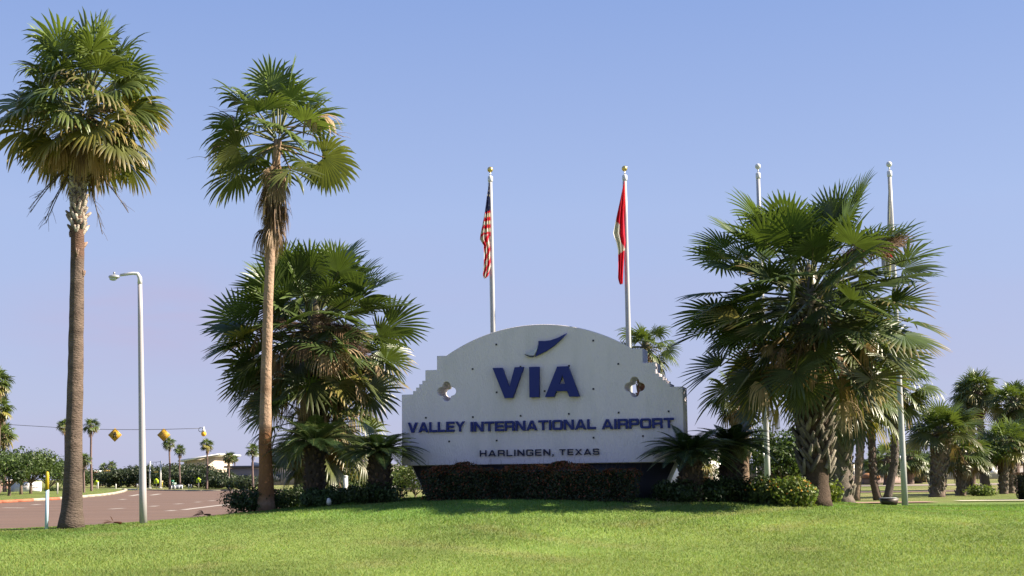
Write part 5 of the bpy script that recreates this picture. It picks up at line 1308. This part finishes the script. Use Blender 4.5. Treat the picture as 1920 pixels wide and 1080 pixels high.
# ------------------------------------------------------------------ middle and right background
b = B(); c, top, ang, ln = slab(b, 715, 830, 92, 893, 6, (.40, .44, .55)); root = thing('metal_shed', c, 'pale blue grey shed seen left of the sign base', 'building'); part('wall', b, M['build'], root)
b = B(); inset(b, c, (0, -3.04, .62), (ln * .99, .06, .75), ang, (.16, .17, .24)); part('lower_wall', b, M['build'], root)
b = B(); inset(b, c, (0, 0, top - c.z + .05), (ln + .3, 6.3, .1), ang, (.5, .52, .58)); part('roof', b, M['concrete'], root)
for px in (750, 777, 800):
    g = on_ground(px, 84); t = P(px, 896, 84); b = B(); b.tube([tuple(g - Vector((0, 0, .05))), (g.x, g.y, t.z)], .03, 8, (.62, .63, .68))
    single('fence_post', b, M['metal'], g, {750: 'thin pale fence post in front of the shed, leftmost', 777: 'thin pale fence post before the shed, left of the young forked tree', 800: 'thin pale fence post before the shed, right of the young forked tree'}[px], 'post', 'fence posts before the blue grey shed')
# parked car glimpsed between trunks
def car(px, y, label, tone, heading=0):
    g = on_ground(px, y); root = thing('parked_car', g, label, 'car')
    ch, sh = math.cos(heading), math.sin(heading)
    def tr(v): v = np.array(v); return np.stack([g.x + v[:, 0] * ch - v[:, 1] * sh, g.y + v[:, 0] * sh + v[:, 1] * ch, g.z + v[:, 2]], 1)
    prof = [(-2.1, .25), (-2.15, .62), (-1.95, .85), (-1.3, .92), (-.75, 1.42), (.75, 1.45), (1.35, .95), (2.05, .85), (2.2, .55), (2.15, .25)]
    n = len(prof); b = B(); V = []
    for s_ in (-.82, -.78, .78, .82):
        for x, z in prof: V.append((x * (1 if abs(s_) < .8 else .985), s_, z if abs(s_) < .8 else (z - .03 if z > .6 else z)))
    Q = [(k * n + j, k * n + (j + 1) % n, (k + 1) * n + (j + 1) % n, (k + 1) * n + j) for k in range(3) for j in range(n)]
    b.add(tr(V), [np.array(Q), np.array([list(range(n - 1, -1, -1)), list(range(3 * n, 4 * n))])], tone); part('body', b, M['plastic'], root)
    b = B(); V = []
    for s_ in (-.83, .83): V += [(-1.15, s_, .94), (-.7, s_, 1.36), (.7, s_, 1.38), (1.2, s_, .96)]
    b.add(tr(V), [np.array([(0, 1, 2, 3), (7, 6, 5, 4)])], (.03, .035, .045)); part('side_windows', b, M['plastic'], root)
    for x in (-1.3, 1.35):
        for s_ in (-.8, .8):
            b = B(); p = tr([(x, s_ - .1, .31), (x, s_ + .1, .31)]); b.tube(p, .31, 14, (.025, .025, .028)); w = part('wheel', b, M['paint'], root)
            b = B(); p = tr([(x, s_ + math.copysign(.1, s_), .31), (x, s_ + math.copysign(.115, s_), .31)]); b.tube(p, .18, 10, (.5, .5, .52)); part('rim', b, M['metal'], root, up=w)
    for s_ in (-.55, .55):
        b = B(); b.box(tr([(2.16, s_, .66)])[0], (.06, .3, .14), heading, (.8, .8, .78)); part('headlight', b, M['plastic'], root)
car(690, 88, 'white car parked far behind, seen between post and sago palm', (.75, .75, .76), .3)
# white building right of the sign
b = B(); c, top, ang, ln = slab(b, 1312, 1371, 66, 852, 3.5, (.80, .78, .78), y1=68.5)
root = thing('white_building', c, 'bright white building seen between the two right sago palms', 'building'); part('wall', b, M['stucco'], root)
b = B(); inset(b, c, (0, 0, top - c.z + .05), (ln + .2, 3.7, .1), ang, (.6, .58, .56)); part('roof', b, M['concrete'], root)
b = B(); inset(b, c, (.35, -1.76, 1.62), (.10, .03, .3), ang, (.25, .25, .3)); part('window', b, M['plastic'], root)
b = B(); inset(b, c, (-.45, -1.77, .5), (.34, .04, 1.0), ang, (.3, .2, .13)); part('door', b, M['paint'], root)
b = B(); c, top, ang, ln = slab(b, 1372, 1452, 60, 904.5, .25, (.76, .74, .74)); single('low_wall', b, M['stucco'], c, 'low white wall under the dark screened fence', 'wall')
b = B(); c, top, ang, ln = slab(b, 1240, 1300, 84, 885, .25, (.50, .42, .40)); single('garden_wall', b, M['stucco'], c, 'pinkish grey wall seen between sign base and sago palm', 'wall')
def screen_fence(px0, px1, y, pt, n, label, tone=(.075, .075, .085)):
    b = B(); c, top, ang, ln = slab(b, px0, px1, y, pt, .06, tone)
    root = thing('screened_fence', c, label, 'fence'); part('screen', b, M['cloth'], root)
    for k in range(n):
        b = B(); inset(b, c, (-ln / 2 + (k + .5) * ln / n, -.08, (top - c.z) / 2 + .04), (.06, .06, top - c.z + .1), ang, (.42, .40, .38)); part('post', b, M['metal'], root)
screen_fence(1384, 1476, 76, 868, 4, 'tall dark screened fence with pale posts behind the bare flagpole')
screen_fence(1538, 1690, 92, 872, 6, 'long dark screened fence behind the slender palms', (.085, .085, .10))
b = B(); c, top, ang, ln = slab(b, 1500, 1690, 86, 893.5, .3, (.36, .27, .25)); root = thing('boundary_wall', c, 'low maroon grey boundary wall behind the slender palms', 'wall'); part('wall', b, M['concrete'], root)
b = B(); inset(b, c, (0, 0, top - c.z + .04), (ln + .1, .4, .08), ang, (.45, .38, .36)); part('coping', b, M['concrete'], root)
g = on_ground(1632, 83)
root = thing('shelter', g, 'small rusty orange roofed shelter behind the middle slender palms', 'shelter')
zt = P(1632, 887, 83).z
b = B(); frustum(b, (g.x, g.y, zt - .3), (1.35, 1.2), (.5, .3), .3, 0, (.46, .22, .10)); part('roof', b, M['concrete'], root)
b = B(); b.box((g.x, g.y, (g.z + zt - .3) / 2), (1.0, .9, zt - .3 - g.z), 0, (.22, .17, .17)); part('wall', b, M['build'], root)
b = B(); c, top, ang, ln = slab(b, 1686, 1990, 106, 878, 6, (.52, .38, .30)); root = thing('warehouse', c, 'long low beige warehouse behind the palms at right', 'building'); part('wall', b, M['build'], root)
b = B(); inset(b, c, (0, -3.1, .7), (ln * .99, .2, 1.1), ang, (.40, .37, .38)); part('plinth', b, M['concrete'], root)
b = B(); inset(b, c, (0, 0, top - c.z + .05), (ln + .2, 6.4, .1), ang, (.40, .30, .26)); part('roof', b, M['concrete'], root)
q = P(1863, 885, 102.8)
b = B(); b.box(q, (.62, .05, .32), 0, (.82, .8, .8)); part('notice', b, M['paint'], root)
for k, px in enumerate((1705, 1790, 1822, 1905)):
    q = P(px, 889, 102.6); b = B(); b.box(q, (.26, .05, .5), 0, (.15, .13, .13)); part('window', b, M['plastic'], root)
